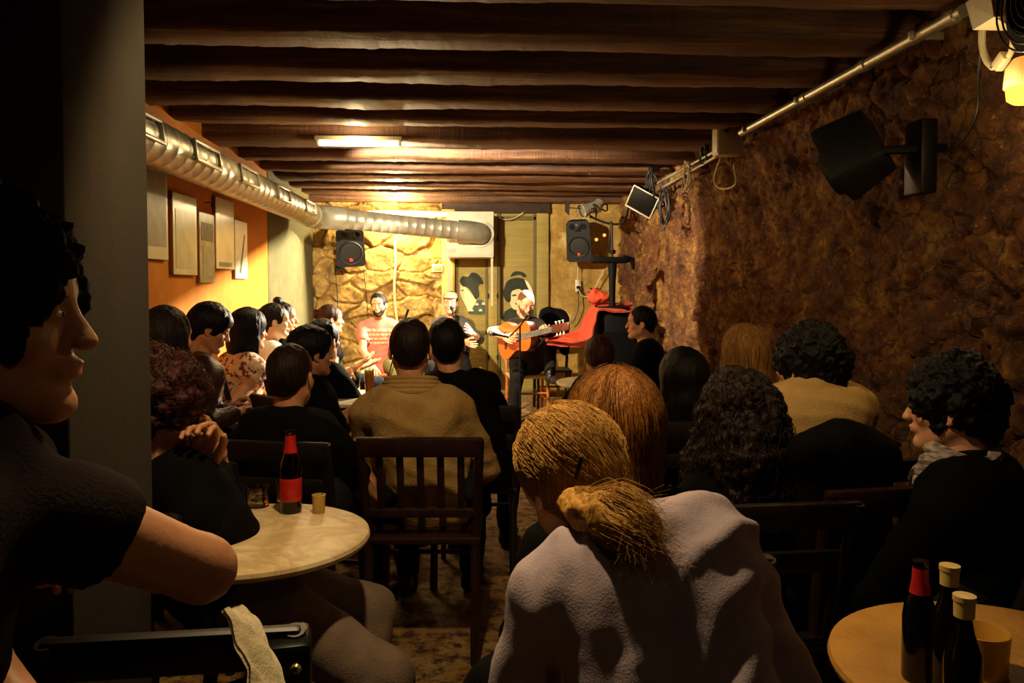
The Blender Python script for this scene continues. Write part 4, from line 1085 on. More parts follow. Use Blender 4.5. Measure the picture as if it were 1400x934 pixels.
def person(label, head, hip, face=0, look=0, nod=0, tilt=0, s=1.0, skin=None, hair='short', hmat=None, shirt=c_black, sleeve='short', pants=c_jeans,
           hands=None, elbow=None, feet=None, res=.012, hres=.006, eyes=False, female=False, shoulders=1.0, fold=.006, jacket=None, collar=None, legs=True,
           finger=(35, 35), palm=((0, 0, -1), (0, 0, -1)), hz=.56, group=None, hem=None, bulk=1.0, shoulder_roll=0, stature=1.0, beard=False, extra=None, hand_on=True, fs=9, kneespread=1.0, up_twist=0, nb=None, el=None, shp=None, fdir=None, foldfn=None):
    """head: world centre of head; hip: (x,y). local axes from face (deg, 0 looks +Y, positive turns left)"""
    skin = skin or m_skin; hmat = hmat or h_black
    th = face * D2R; f = np.array([-math.sin(th), math.cos(th), 0]); r = np.array([math.cos(th), math.sin(th), 0]); z = np.array([0, 0, 1.])
    H = np.array(head, float); B = np.array([hip[0], hip[1], hz])
    root = thing('person', label, 'person', (hip[0], hip[1], 0), 0, group)
    inv = np.eye(4); inv[:3, 3] = -np.array([hip[0], hip[1], 0])
    Hm = Matrix.Translation(Vector(H)) @ (rot(z=face + look) @ rot(x=-nod) @ rot(y=tilt)).to_4x4() @ Matrix.Diagonal((s, s, s, 1))
    Hn = np.array(Hm)
    nt = (Hn @ [0, -.022, -.075, 1])[:3]
    u = unit(H - B); uu = unit(.45 * u + .55 * z)
    NB = H - uu * .205 * s - f * .03 * s
    if nb is not None: NB = np.array(nb, float); uu = unit(.5 * uu + .5 * unit(NB - B))
    if shoulder_roll: r2 = unit(r * math.cos(shoulder_roll * D2R) + z * math.sin(shoulder_roll * D2R))
    else: r2 = r
    if up_twist:
        a_ = up_twist * D2R; r2 = unit(r2 * math.cos(a_) + f * math.sin(a_))
    fx = np.cross(z, r2); fx = unit(fx)
    W = .155 * shoulders * s * (0.92 if female else 1)
    SH = [NB - uu * .045 * s + r2 * W * q for q in (-1, 1)]     # left(-r), right(+r)
    w1 = B * .62 + NB * .38 - f * .015; w2 = B * .28 + NB * .72 - f * .02
    axf = fx
    if shp:
        for i in range(2):
            if shp[i] is not None: SH[i] = np.array(shp[i], float)
    hipp = [B + r * .088 * q * s for q in (-1, 1)]
    # ------ arms
    l1, l2 = .285 * s * stature, .25 * s * stature
    if hands is None:
        hands = [B + f * .36 + r * q * .12 + z * .10 for q in (-1, 1)]
    EL, WR_ = [], []
    for i, q in enumerate((-1, 1)):
        pole = (elbow[i] if elbow else None)
        pole = np.array(pole) if pole is not None else (-z * 1.0 + r * q * .6 - f * .35)
        e, w_ = ik(SH[i], hands[i], l1, l2, pole)
        if el and el[i] is not None: e = np.array(el[i], float); w_ = e + unit(np.array(hands[i]) - e) * min(l2, np.linalg.norm(np.array(hands[i]) - e))
        EL.append(e); WR_.append(w_)
    # ------ legs
    K, A, T = [], [], []
    if feet is None: feet = [B + f * (.42 + .02 * i) + r * q * .14 * kneespread - z * (hz - .085) for i, q in enumerate((-1, 1))]
    for i, q in enumerate((-1, 1)):
        k_, a_ = ik(hipp[i], feet[i], .42 * s, .42 * s, f * 1.2 + z * .9 + r * q * .25 * kneespread); K.append(k_); A.append(a_)
    # ------ body: one continuous surface
    S = SDF(res)
    S.cone(nt, NB + z * .0, .049 * s, .056 * s, .03)
    S.cone(NB - uu * .03 * s - r2 * W * .8, NB - uu * .03 * s + r2 * W * .8, .048 * s, .048 * s, .04)
    S.cone(w1, w2, .115 * s * bulk, .125 * s * bulk, .05, sq=(axf, .78)); S.cone(B, w1, .12 * s * bulk, .11 * s * bulk, .05, sq=(axf, .8))
    S.cone(hipp[0], hipp[1], .095 * s, .095 * s, .05)
    for i in range(2):
        S.chain([SH[i], EL[i]], [.048 * s, .038 * s], .03); S.chain([EL[i], EL[i] * .6 + WR_[i] * .4, WR_[i]], [.037 * s, .036 * s, .024 * s], .02)
        if legs: S.chain([hipp[i], K[i]], [.078 * s, .052 * s], .03); S.chain([K[i], K[i] * .65 + A[i] * .35, A[i]], [.05 * s, .05 * s, .034 * s], .02)
    V, F = S.build(); V = relax(V, F, 1)
    parts = [(V, F)]
    hv, hf = head_mesh(hres); parts.append((xf(hv, Hn), hf))
    if hand_on:
        for i, q in enumerate((-1, 1)):
            y = unit(WR_[i] - EL[i]); n = -np.array(palm[i], float); n = unit(n - y * (n @ y)); x = np.cross(y, n)
            m = np.eye(4); m[:3, 0] = x; m[:3, 1] = y; m[:3, 2] = n; m[:3, 3] = WR_[i]
            # thumb points to the body's midline when the palm is down
            hv, hf = hand_mesh(finger[i], side=(1 if i == 0 else -1), s=.95 * s, h=.0035 if hres < .006 else .0045)
            parts.append((xf(hv, m), hf))
    V, F = join(parts)
    body = mesh_obj('body', xf(V, inv), F, skin, root)
    # ------ hair
    if hair:
        V, F = hair_mesh(hair, hres); mesh_obj('hair', xf(xf(V, Hn), inv), F, hmat, root)
    if beard:
        bs = SDF(.004); bs.ell((0, .026, -.05), (.060, .066, .07), .02)
        for q in (-1, 1): bs.cone((q * .058, .0, -.035), (q * .018, .070, -.10), .0165, .0175, .02)
        bs.ell((0, .078, -.101), (.023, .021, .018), .01); bs.ell((0, .088, -.050), (.027, .015, .007), .006)
        bs.ell((0, .10, -.0595), (.02, .02, .009), .004, op='s'); bs.ell((0, .095, -.005), (.055, .06, .043), .006, op='s'); bs.plane((0, 0, -.028), (0, .25, 1)); bs.plane((0, .0, 0), (0, -1, .15)); 
        V, F = bs.build(); mesh_obj('beard', xf(xf(V, Hn), inv), F, hmat, root)
    if eyes:
        n0 = len(root.children); add_eyes(root, Matrix(inv) @ Hm)
    # ------ shirt / top
    def top(mat, name, g, sl, low=.0, k=.04, fold=fold, seed=0):
        C = SDF(res)
        C.cone(NB - uu * .035 * s - r2 * W * .82, NB - uu * .035 * s + r2 * W * .82, (.052 + g) * s, (.052 + g) * s, k)
        C.cone(NB + uu * .005, NB - uu * .03 * s, (.058 + g * .5) * s, (.07 + g) * s, k)
        C.cone(w1, w2, (.118 + g) * s * bulk, (.132 + g) * s * bulk, .06, sq=(axf, .82)); C.cone(B + z * low, w1, (.128 + g) * s * bulk, (.116 + g) * s * bulk, .06, sq=(axf, .85))
        wS = w2 + uu * .08
        C.cone(wS - r2 * W * .5, wS + r2 * W * .5, (.085 + g) * s, (.085 + g) * s, .05)
        if female:
            for q in (-1, 1): C.ell(w2 + f * .075 + r * q * .062 - z * .0, (.055 + g, .05 + g, .055 + g), .04)
        for i in range(2):
            if sl == 'none': C.cone(SH[i], SH[i] * .9 + EL[i] * .1, (.046 + g) * s, (.046 + g) * s, .02); continue
            if sl == 'short': e = SH[i] * .40 + EL[i] * .60; C.cone(SH[i], e, (.052 + g) * s, (.051 + g) * s, .03, flat=1)
            elif sl == 'cap': e = SH[i] * .72 + EL[i] * .28; C.cone(SH[i], e, (.050 + g) * s, (.05 + g) * s, .03, flat=1)
            else:
                C.cone(SH[i], EL[i], (.05 + g) * s, (.042 + g) * s, .03)
                e = EL[i] * (.08 if sl == 'long' else .55) + WR_[i] * (.92 if sl == 'long' else .45)
                C.cone(EL[i], e, (.042 + g) * s, (.032 + g) * s, .02, flat=1)
        V, F = C.build(); V = relax(V, F, 1)
        def fn(P):
            w_ = fbm(P * 2.5 + seed, 2) * 1.4
            a = np.sin((P @ (unit(uu * .9 + r * .35) if fdir is None else unit(uu * fdir[0] + r * fdir[1]))) * 2 * math.pi * fs * .55 + w_ * 3.4 + seed)
            b = np.sin((P @ unit(r * .9 - uu * .5)) * 2 * math.pi * fs * .4 + w_ * 4.5 + seed * 2)
            return fold * (.6 * (1 - np.abs(a)) + .5 * b + .5 * fbm(P * fs * 1.6 + seed, 3))
        V = disp(V, F, foldfn or fn)
        return mesh_obj(name, xf(V, inv), F, mat, root)
    sh = top(shirt, 'shirt', .012, sleeve, seed=sum(map(ord, label)) % 50)
    root['_'] = 0; del root['_']
    if jacket: top(jacket, 'jacket', .026, 'long', -.02, seed=4)
    if collar: collar(root, NB, uu, f, r, nt, inv)
    # ------ trousers and shoes
    if legs:
        P_ = SDF(max(res, .012)); P_.cone(hipp[0] + z * .02, hipp[1] + z * .02, .108 * s, .108 * s, .05)
        for i in range(2):
            P_.chain([hipp[i], K[i]], [.098 * s, .072 * s], .03); P_.cone(K[i], A[i], .069 * s, .052 * s, .02, flat=1)
        V, F = P_.build(); V = relax(V, F, 1); V = disp(V, F, lambda P: .005 * fbm(P * 12, 3)); mesh_obj('trousers', xf(V, inv), F, pants, root)
        for i, q in enumerate((-1, 1)):
            dirf = unit(f + r * q * .2); a = A[i]; g0 = a[2] - .085
            Z = lambda h_: np.array([0, 0, g0 + h_])
            ax = np.array([a[0], a[1], 0]); Q = SDF(.008)
            Q.cone(ax - dirf * .03 + Z(.04), ax + dirf * .08 + Z(.035), .038, .036, .02); Q.cone(ax + dirf * .08 + Z(.035), ax + dirf * .17 + Z(.028), .037, .03, .02)
            Q.cone(ax + Z(.05), ax + Z(.10), .042, .040, .02); Q.plane(ax + Z(.0), (0, 0, -1))
            V, F = Q.build(); mesh_obj('shoe', xf(V, inv), F, m_sole, root)
    J = dict(root=root, H=H, Hm=Hm, NB=NB, SH=SH, EL=EL, WR=WR_, B=B, K=K, A=A, f=f, r=r, inv=inv, u=uu, w2=w2, w1=w1, nt=nt)
    return J
def P3(px, py, Y): return np.array(at(px, py, Y))

def ribbed_collar(root, NB, uu, f, r, nt, inv):
    b = MB(); c = NB + uu * .01 - f * .002
    for k in range(4):
        R_ = .112 - k * .009; z0 = .030 + k * .016
        pts = [Vector(c + uu * (z0 + .016 * math.cos(a) * -1) + (r * math.cos(a - math.pi / 2) * R_ * 1.12 + f * math.sin(a - math.pi / 2) * R_ * .95 * -1)) for a in [2 * math.pi * i / 40 for i in range(41)]]
        b.tube([Vector(xf(np.array([p]), inv)[0]) for p in pts], .013, 8, cap=False)
    b.build('ribbed_collar', c_tan, root)
def scarf(root, NB, uu, f, r, nt, inv):
    m = M('striped_scarf', 'b8a888', '5a5468', .85, scale=40, stretch=(1, 1, 4), bump=.4)
    b = MB(); c = NB + uu * .035
    for k in range(4):
        R_ = .108 - k * .012; z0 = -.02 + k * .022
        pts = [c + uu * (z0 + .012 * math.sin(a * 2 + k)) + r * math.cos(a) * R_ * 1.15 + f * math.sin(a) * R_ for a in [2 * math.pi * i / 36 for i in range(37)]]
        b.tube([Vector(xf(np.array([p]), inv)[0]) for p in pts], .02, 8, cap=False)
    b.build('scarf', m, root)

# ---- performers
# seated man in the pink shirt
hp = P3(518, 417, 8.3); hipx = at(520, 500, 8.45).x
N_ = person('bearded man in a salmon pink t-shirt seated against the stone wall', hp, (hipx, 8.5), face=178, look=-6, nod=4, tilt=4, hair='short', hmat=h_dark, shirt=c_pink, sleeve='short', pants=c_khaki,
            hands=[P3(556, 492, 8.1), P3(508, 499, 8.0)], elbow=[(.6, 0, -.5), (-.8, .1, -.6)], res=.010, hres=.0045, eyes=True, beard=True, fold=.006, bulk=1.12, shoulders=1.12, kneespread=1.7, skin=m_skin2)
def onchest(J, up, side, depth=.0): return J['w2'] + J['u'] * up + J['r'] * side + J['f'] * depth
# faded cream lettering blocks printed on the chest
def print_on(J, rows, mat, name, fd):
    from mathutils.bvhtree import BVHTree
    o = [c for c in J['root'].children if c.name.startswith('shirt')][0]
    bvh = BVHTree.FromPolygons([v.co[:] for v in o.data.vertices], [p.vertices[:] for p in o.data.polygons])
    V = []; F = []
    for (u0, u1, v0, v1) in rows:
        nu = max(2, int((u1 - u0) / .012)); nv = max(2, int((v1 - v0) / .008)); base = len(V); ok = True; g = []
        for i in range(nu + 1):
            for j in range(nv + 1):
                p = J['w2'] + J['r'] * (u0 + (u1 - u0) * i / nu) + J['u'] * (v0 + (v1 - v0) * j / nv) + J['f'] * .5
                p = Vector(xf(np.array([p]), J['inv'])[0]); h_ = bvh.ray_cast(p, Vector(-J['f']))
                if h_[0] is None: ok = False; break
                g.append(h_[0] + Vector(J['f']) * .003)
            if not ok: break
        if not ok: continue
        V += g
        for i in range(nu):
            for j in range(nv):
                a = base + i * (nv + 1) + j; F.append((a, a + nv + 1, a + nv + 2, a + 1))
    if V:
        o2 = mesh_obj(name, np.array(V), F, mat, J['root'])
rr = random.Random(2); rows = []
for v0, hgt in ((.045, .03), (-.0, .026), (-.04, .016), (-.085, .022)):
    x = -.14
    while x < .12:
        w_ = .018 + rr.random() * .03; rows.append((x, x + w_, v0, v0 + hgt)); x += w_ + .008
print_on(N_, rows, M('cream_print', 'd88868', 'e8b890', .8, scale=60), 'chest_print', 1)
b_ = MB(); w_ = N_['WR'][1]; ax = unit(N_['WR'][1] - N_['EL'][1]); R = aim(ax)
b_.lathe([(.027, -.01), (.033, -.01), (.033, .01), (.027, .01)], Vector(xf(np.array([w_ - ax * .015]), N_['inv'])[0]), 24, R)
b_.build('bracelet', M('straw_bracelet', 'd8c088', rough=.7), N_['root'])

# singer with flat cap
hp = P3(616, 414, 8.75)
O_ = person('singer in a flat cap and grey cardigan clapping at the microphone', hp, (at(616, 480, 8.85).x, 8.95), face=176, look=-2, nod=2, hair='crop', hmat=h_dark, shirt=M('grey_cardigan', '47463e', '55534a', .85, scale=30, bump=.4, bs=160), sleeve='half',
            hands=[P3(645, 455, 8.4), P3(636, 468, 8.42)], elbow=[(.8, 0, -.8), (-.8, 0, -.8)], palm=((-1, .0, .2), (1, 0, .2)), finger=(10, 12), res=.010, hres=.0045, eyes=True, pants=c_black2, hz=.60, kneespread=1.3)
cp = SDF(.005); cp.ell((0, -.012, .066), (.088, .108, .056), .01); cp.ell((0, .088, .062), (.066, .052, .014), .02); cp.ell((0, -.012, .016), (.079, .1, .056), .006, op='s'); cp.plane((0, 0, .045), (0, -.25, -1))
V, F = cp.build(); V = disp(V, F, lambda P: .002 * fbm(P * 25, 2))
mesh_obj('flat_cap', xf(xf(V, np.array(O_['Hm'])), O_['inv']), F, M('olive_tweed', '7a6c40', '8c7c4c', .9, scale=90, bump=.4), O_['root'])
# shirt placket and red sign strip
print_on(O_, [(-.012, .012, -.12, .10)], M('placket_dark', '23221e', rough=.8), 'placket', 1)
print_on(O_, [(.05, .09, .015, .025)], M('chest_label', 'c86a50', rough=.8), 'chest_badge', 1)

# guitarist
hp = P3(719, 414, 7.95)
gc = at(703, 463, 7.62)                       # centre of guitar body
gdir = Vector((.58, -.78, .20)).normalized()   # neck direction
gn = Vector((-.66, -.72, .12)); gn = (gn - gdir * gn.dot(gdir)).normalized()   # front face normal
P_ = person('bearded guitarist in a black t-shirt bent over his guitar', hp, (at(722, 500, 8.1).x, 8.2), face=190, look=6, nod=28, tilt=-4, hair='bald_top', hmat=h_stub, shirt=M('dark_brown_cotton', '1a120c', '231912', .9, bump=.3), sleeve='short', pants=c_black2,
            hands=[np.array(gc + gdir * .46 - gn * .02 + Vector((0, 0, -.03))), np.array(gc + gdir * .0 + gn * .07 + Vector((-.04, 0, .01)))], elbow=[(.9, -.2, -.9), (-1.2, -.25, .0)],
            palm=((-.5, .3, 1), tuple(-np.array(gn))), finger=(55, 40), res=.010, hres=.0045, eyes=True, beard=True,
            feet=[np.array(at(752, 512, 7.62)), np.array(at(700, 560, 7.85)) * (1, 1, 0) + np.array((0, 0, .085))], kneespread=.9, hz=.56, bulk=1.05)
g = thing('acoustic_guitar', 'orange-faced classical guitar held on the guitarist lap', 'guitar', gc)
gx = gdir; gz = gn; gy = gz.cross(gx)
g.matrix_world = Matrix.Translation(gc) @ Matrix((gx, gy, gz)).transposed().to_4x4()
m_spruce = M('orange_spruce', 'bc5410', 'ac480a', .3, scale=3, stretch=(1, 12, 12)); m_rosew = M('rosewood', '3a160c', '52200f', .3, scale=8)
def gprof(o=0):
    pts = []
    for k in range(64):
        t = k / 63; x = -.245 + .49 * t
        w = .185 * math.sqrt(max(0, math.sin(math.pi * min(1, (t + .0) / .62) ** .9))) if t < .31 else None
        pts.append(x)
    return pts
half = [(-.245, 0), (-.243, .06), (-.228, .12), (-.195, .163), (-.15, .182), (-.10, .18), (-.05, .155), (-.005, .128), (.035, .118), (.08, .124), (.125, .138), (.17, .142), (.21, .125), (.236, .085), (.245, .04), (.246, 0)]
hs = [(p.x, p.y) for p in spline([(a, b, 0) for a, b in half], 3)]
outl = hs + [(a, -b) for a, b in hs[::-1][1:-1]]
b = MB(); D_ = .092
def ring(sc, z): return [b.bm.verts.new((x * sc, y * sc, z)) for x, y in outl]
L_ = [ring(.99, -D_), ring(1, -D_ + .004), ring(1, -.004), ring(.995, 0)]
for A_, B_ in zip(L_, L_[1:]):
    for i in range(len(outl)): b.bm.faces.new((A_[i], A_[(i + 1) % len(outl)], B_[(i + 1) % len(outl)], B_[i]))
b.bm.faces.new(L_[0][::-1])
b.build('body', m_rosew, g, sharp=40)
b = MB(); b.prism([(x * .995, y * .995, 0) for x, y in outl], (0, 0, 0), (0, 0, .003)); b.build('soundboard', m_spruce, g, smooth=False)
MB().lathe([(0, .0036), (.043, .0036), (.043, .0034), (0, .0034)][::-1], (.06, 0, 0), 32).build('soundhole', m_blackhole, g)
MB().lathe([(.045, .003), (.045, .0045), (.06, .0045), (.06, .003)], (.06, 0, 0), 40).build('rosette', M('rosette', '2a1a10', 'c8a060', .4, scale=90), g)
MB().box((-.13, 0, .008), (.028, .17, .01), bev=.003).build('bridge', m_rosew, g)
MB().box((.36, 0, -.006), (.40, .056, .024), bev=.008).build('neck', M('cedar', '6a2c12', '803a18', .4), g)
MB().box((.33, 0, .009), (.46, .054, .006), bev=.001).build('fingerboard', M('ebony', '0a0705', rough=.7), g)
hd = MB().box((.655, 0, -.004), (.20, .075, .018), rot(y=8), bev=.004).build('headstock', m_rosew, g)
MB().box((.562, 0, .012), (.006, .053, .008), bev=.001).build('nut', m_white, g)
for k in range(3):
    for sgn in (-1, 1):
        MB().tube([(.60 + k * .045, sgn * .03, -.006), (.60 + k * .045, sgn * .055, -.006)], .004, 8).box((.60 + k * .045, sgn * .06, -.006), (.016, .012, .02), bev=.003).build('tuning_peg', M('pearl_peg', 'e8dfc4', rough=.3), hd)
b = MB()
for k in range(6): b.tube([(-.125, (k - 2.5) * .0105, .014), (.565, (k - 2.5) * .0085, .0165)], .0008, 5)
b.build('strings', M('string', 'd8d0b8', rough=.3), g)
chair('orange wooden chair with straw seat under the guitarist', at(722, 500, 8.15).x, 8.22, 185, m_wood2, w=.42, seat_mat=m_straw, style='bar', hb=.80)
chair('dark chair with a black coat behind the guitarist', at(757, 500, 8.6).x, 8.75, 180, m_black_wood, hb=.95, style='bar')
S = SDF(.01); cx, cy = at(755, 450, 8.55).x, 8.6; zt = at(755, 424, 8.55).z
S.rbox((cx, cy, zt - .17), (.15, .05, .15), .06, .03).ell((cx - .05, cy - .01, zt - .02), (.08, .05, .05), .04).ell((cx + .08, cy, zt - .05), (.08, .05, .06), .04).cone((cx + .12, cy - .02, zt - .1), (cx + .14, cy - .04, zt - .45), .06, .05, .04)
V, F = S.build(); V = disp(V, F, lambda P: .012 * fbm(P * 10, 3)); tag(mesh_obj('black_coat', V, F, c_black), 'black coat bundled over the chair back behind the guitarist', 'coat')
chair('dark chair under the man in the pink shirt', hipx, 8.52, 180, m_wood2, style='bar', hb=.8)
chair('dark stool-height chair under the singer in the flat cap', at(616, 480, 8.85).x, 8.98, 178, m_black_wood, style='bar', hb=.84)

# microphones
def mic_stand(label, base, top, boom=None, mic_at=None, mic_dir=(0, 1, .2)):
    t = thing('microphone_stand', label, 'microphone stand', base)
    o = Vector(base)
    MB().tube([Vector((0, 0, .05)), Vector(top) - o], [.012, .008], 10).build('pole', m_dark, t)
    MB().lathe([(0, .06), (.022, .06), (.022, .15), (0, .16)], seg=14).build('clutch', m_iron, t)
    for k in range(3):
        a = k * 2.094 + .5; MB().tube([(0, 0, .10), (.29 * math.cos(a), .29 * math.sin(a), .01)], [.008, .008], 8).build('leg', m_pipe, t)
    if boom:
        MB().tube([Vector(q) - o for q in boom], .0075, 8).build('boom', m_dark, t)
    m0 = Vector(mic_at); d = Vector(mic_dir).normalized(); R = aim(d)
    mc = thing('microphone', label.replace('stand', 'microphone on its stand').replace('microphone microphone', 'microphone'), 'microphone', m0)
    mc.rotation_euler = R.to_euler()
    MB().lathe([(0, -.16), (.010, -.158), (.012, -.05), (.018, -.022), (.021, -.018), (.021, -.008), (0, -.008)], seg=20).build('handle', m_dark, mc)
    MB().lathe([(.021, -.008), (.0255, .004), (.0245, .02), (.016, .034), (0, .04)], seg=20).build('mesh_head', M('mic_mesh', '5a5a55', '30302c', .4, .5, scale=300), mc)
    return t
tp = at(622, 440, 8.38)
mic_stand('black microphone stand in front of the singer in the flat cap', (tp.x, 8.38, 0), tp, None, at(618, 421, 8.48), (-.1, .75, .55))
tp = at(711, 446, 7.15)
mic_stand('black boom microphone stand in front of the guitarist', (at(711, 500, 7.15).x, 7.15, 0), tp, [at(722, 430, 7.12), tp, at(697, 460, 7.2)], at(673, 456, 7.3), (-1, .2, .22))
t = thing('microphone', 'slim dark microphone pointing up at the right shoulder of the pink shirt man', 'microphone', at(557, 427, 8.0))
t.rotation_euler = aim((.28, .0, .8)).to_euler()
MB().lathe([(0, -.14), (.008, -.139), (.012, -.02), (.013, .03), (0, .036)], seg=16).build('mic_body', m_dark, t)
MB().tube([(0, 0, -.13), (-.04, 0, -.3), (-.05, -.05, -.8)], .007).build('gooseneck', m_dark, t)
# ------------------------------------------------------------------ audience
def seat_for(J, desc, mat=None, hb=.84, back=.02, face=None, dx=0):
    f = J['f']; a = math.degrees(math.atan2(-f[0], f[1])) if face is None else face
    p = J['B'] + f * (.06 - back)
    return chair(desc, p[0] + dx, p[1], a, mat or m_black_wood, hb=hb, style='bar')
def XYa(px, Y): return (at(px, 500, Y).x, Y)

# big silhouette at the left edge
A_ = person('man in a dark t-shirt in profile at the left edge, bare elbow pushed forward', P3(-28, 432, .90), (-.70, .74), face=-72, look=-8, nod=0, hair='curly', hmat=hair_mat('unlit_black_hair', '040303', '080605', (30, 30, 30), .9), shirt=cloth('plum_black_cotton', '1a1211', '241918'), sleeve='cap',
            hands=[P3(60, 1000, 1.0), P3(110, 745, 1.25)], el=[None, P3(276, 778, .98)], shp=[None, P3(88, 712, .86)], res=.010, hres=.005, eyes=True, stature=1.05, hz=.55, bulk=.95, shoulders=1.0, skin=m_skin2, fold=.006, pants=c_black,
            nb=P3(-40, 640, .84))
seat_for(A_, 'dark wooden chair under the man at the left edge')
B_ = person('man with auburn curly hair and black shirt beside the pillar, turned away', P3(222, 556, 2.09), (-.63, 2.18), face=-50, look=10, nod=4, hair='curly', hmat=h_redbrown, shirt=c_black, sleeve='long', pants=M('grey_twill', '6a5848', '76624f', .9, bump=.4, bs=220),
            hands=[P3(298, 626, 2.2), P3(286, 632, 2.1)], res=.011, hres=.006, feet=[np.array((-.30, 2.05, .085)), np.array((-.37, 1.70, .085))], s=1.04, hz=.56, bulk=1.15, shoulders=1.2, skin=m_skin2)
seat_for(B_, 'dark wooden chair under the auburn curly-haired man')
C_ = person('woman with a dark brown bob beside the pillar, in front of the orange wall', P3(229, 463, 3.3), (-1.22, 3.2), face=-25, hair='bob', hmat=h_dark, shirt=c_black2, female=True, sleeve='long', res=.014)
seat_for(C_, 'dark wooden chair under the brown bob woman')
D_p = person('man in a brown leather jacket looking down below the posters', P3(287, 449, 4.3), (-1.40, 4.25), face=-58, look=-12, nod=22, hair='fringe', hmat=h_black, shirt=c_leather, sleeve='long', res=.012, hres=.005, skin=m_skin2,
             hands=[P3(322, 553, 4.3), P3(330, 562, 4.15)], fold=.009)
seat_for(D_p, 'dark wooden chair under the leather jacket man')
E_ = person('young woman with a straight black bob and flower print cap-sleeve blouse', P3(341, 452, 5.0), (-1.38, 4.95), face=-42, look=-8, nod=2, hair='bigbob', hmat=h_black, shirt=c_floral, sleeve='cap', female=True, res=.011,
            hands=[P3(384, 552, 5.1), P3(371, 552, 4.85)], elbow=[(.5, .3, -1), (.1, -.5, -1)], pants=c_black)
seat_for(E_, 'dark wooden chair under the flower print blouse woman')
F_ = person('smiling person in a white t-shirt with dark hair tied back, lit from the stage', P3(376, 440, 5.65), (-1.36, 5.6), face=-62, look=-12, hair='bun', hmat=h_dark, shirt=c_white, sleeve='short', res=.011, hres=.0045, eyes=True,
            hands=[P3(385, 535, 5.7), P3(377, 540, 5.5)], skin=skin_mat('fair_skin', 'e0b48e', 'eac4a0'))
seat_for(F_, 'dark wooden chair under the white t-shirt person')
G_ = person('woman with tousled dark hair pinned up behind the white t-shirt person', P3(387, 436, 6.25), (-1.38, 6.3), face=-70, look=-6, hair='topknot', hmat=h_dark, shirt=c_black, female=True, res=.012, hres=.0045, eyes=True, sleeve='short')
seat_for(G_, 'dark wooden chair under the tousled hair woman')
H_ = person('woman with hair in a bun holding out an open hand near the stone wall', P3(452, 437, 6.9), (at(446, 500, 6.9).x, 6.95), face=-58, look=-10, hair='bun', hmat=h_brown, shirt=c_black2, female=True, sleeve='none', res=.011, hres=.005, eyes=True,
            hands=[P3(496, 502, 7.0), P3(489, 500, 6.75)], elbow=[(.2, .3, -1), (-.1, -.4, -1)], palm=((.2, 0, 1), (.2, 0, 1)), finger=(12, 10))
b_ = MB()
for i in range(2):
    w_ = H_['EL'][1] * (.62 + .06 * i) + H_['SH'][1] * (.38 - .06 * i); b_.lathe([(.040, -.008), (.048, -.008), (.048, .008), (.040, .008)], Vector(xf(np.array([w_]), H_['inv'])[0]), 24, aim(unit(H_['EL'][1] - H_['SH'][1])))
b_.build('bracelet', m_cable, H_['root'])
seat_for(H_, 'dark wooden chair under the woman with the bun')
I_ = person('dark-haired man in a black t-shirt turned right, behind the man with cropped hair', P3(426, 482, 4.0), (at(430, 500, 4.0).x, 4.0), face=-48, look=-8, hair='fringe', hmat=h_black, shirt=c_black, res=.012, hres=.005, skin=m_skin2,
            hands=[P3(500, 548, 4.25), P3(497, 566, 3.95)], elbow=[(.2, .5, -1), (-.1, -.5, -1)])
seat_for(I_, 'dark wooden chair under the man turned right')
J_ = person('person with short black hair just beyond the man turned right, mostly hidden', P3(443, 466, 4.75), (at(440, 500, 4.75).x, 4.7), face=-30, hair='short', hmat=h_black, shirt=c_black, res=.014)
seat_for(J_, 'dark wooden chair under the mostly hidden person')
K_ = person('man with cropped dark hair in a black shirt left of the ribbed collar jacket', P3(398, 516, 3.05), (at(408, 500, 3.0).x, 2.98), face=-12, look=0, hair='crop', hmat=h_dark, shirt=c_black, res=.011, hres=.005, bulk=1.05, shoulders=1.12, skin=m_skin2, s=1.02)
seat_for(K_, 'dark wooden chair under the cropped hair man')
L_ = person('broad man in a tan jacket with ribbed collar seen from behind in the centre', P3(561, 478, 3.2), (at(590, 500, 3.12).x, 3.13), face=-2, look=3, hair='crop', hmat=h_dark, shirt=c_tan, sleeve='long', res=.010, hres=.005, bulk=1.18, shoulders=1.22, skin=m_skin2, s=1.0,
            fold=.009, collar=ribbed_collar, hz=.55)
chair('dark brown slatted wooden chair under the tan jacket man', at(583, 500, 3.1).x, 3.09, -3, m_wood, w=.43, hb=.835)
M_ = person('man in a black jacket just beyond the tan jacket man', P3(611, 473, 3.75), (at(650, 500, 3.75).x, 3.75), face=-4, look=6, tilt=-6, hair='short', hmat=h_black, shirt=c_black, sleeve='long', res=.012, hres=.005, bulk=1.1, shoulders=1.12, fold=.008)
seat_for(M_, 'dark wooden chair with a coat, under the black jacket man')
S = SDF(.011); c = np.array(at(668, 560, 3.52))
S.cone(P3(650, 520, 3.5), P3(664, 530, 3.5), .05, .06, .04).chain([P3(655, 530, 3.5), P3(670, 590, 3.5), P3(688, 655, 3.5)], [.075, .06, .04], .04).chain([P3(630, 540, 3.48), P3(640, 620, 3.48), P3(650, 690, 3.48)], [.07, .08, .07], .05)
V, F = S.build(); V = disp(V, F, lambda P: .010 * fbm(P * (14, 14, 5), 3)); tag(mesh_obj('black_coat', V, F, c_black), 'black coat hanging from a chair right of the tan jacket man, sleeve dangling', 'coat')
R_ = person('man in a black t-shirt in profile facing left by the rough right wall', P3(876, 442, 6.0), (at(884, 500, 6.0).x, 6.0), face=68, look=14, hair='short', hmat=h_black, shirt=c_black, res=.011, hres=.0045, eyes=True, hz=.53)
seat_for(R_, 'dark wooden chair under the man in profile by the right wall')
S_ = person('person with short reddish hair beyond the white round table', P3(818, 489, 4.55), (at(822, 500, 4.55).x, 4.5), face=4, hair='short', hmat=h_redbrown, shirt=c_black, res=.013)
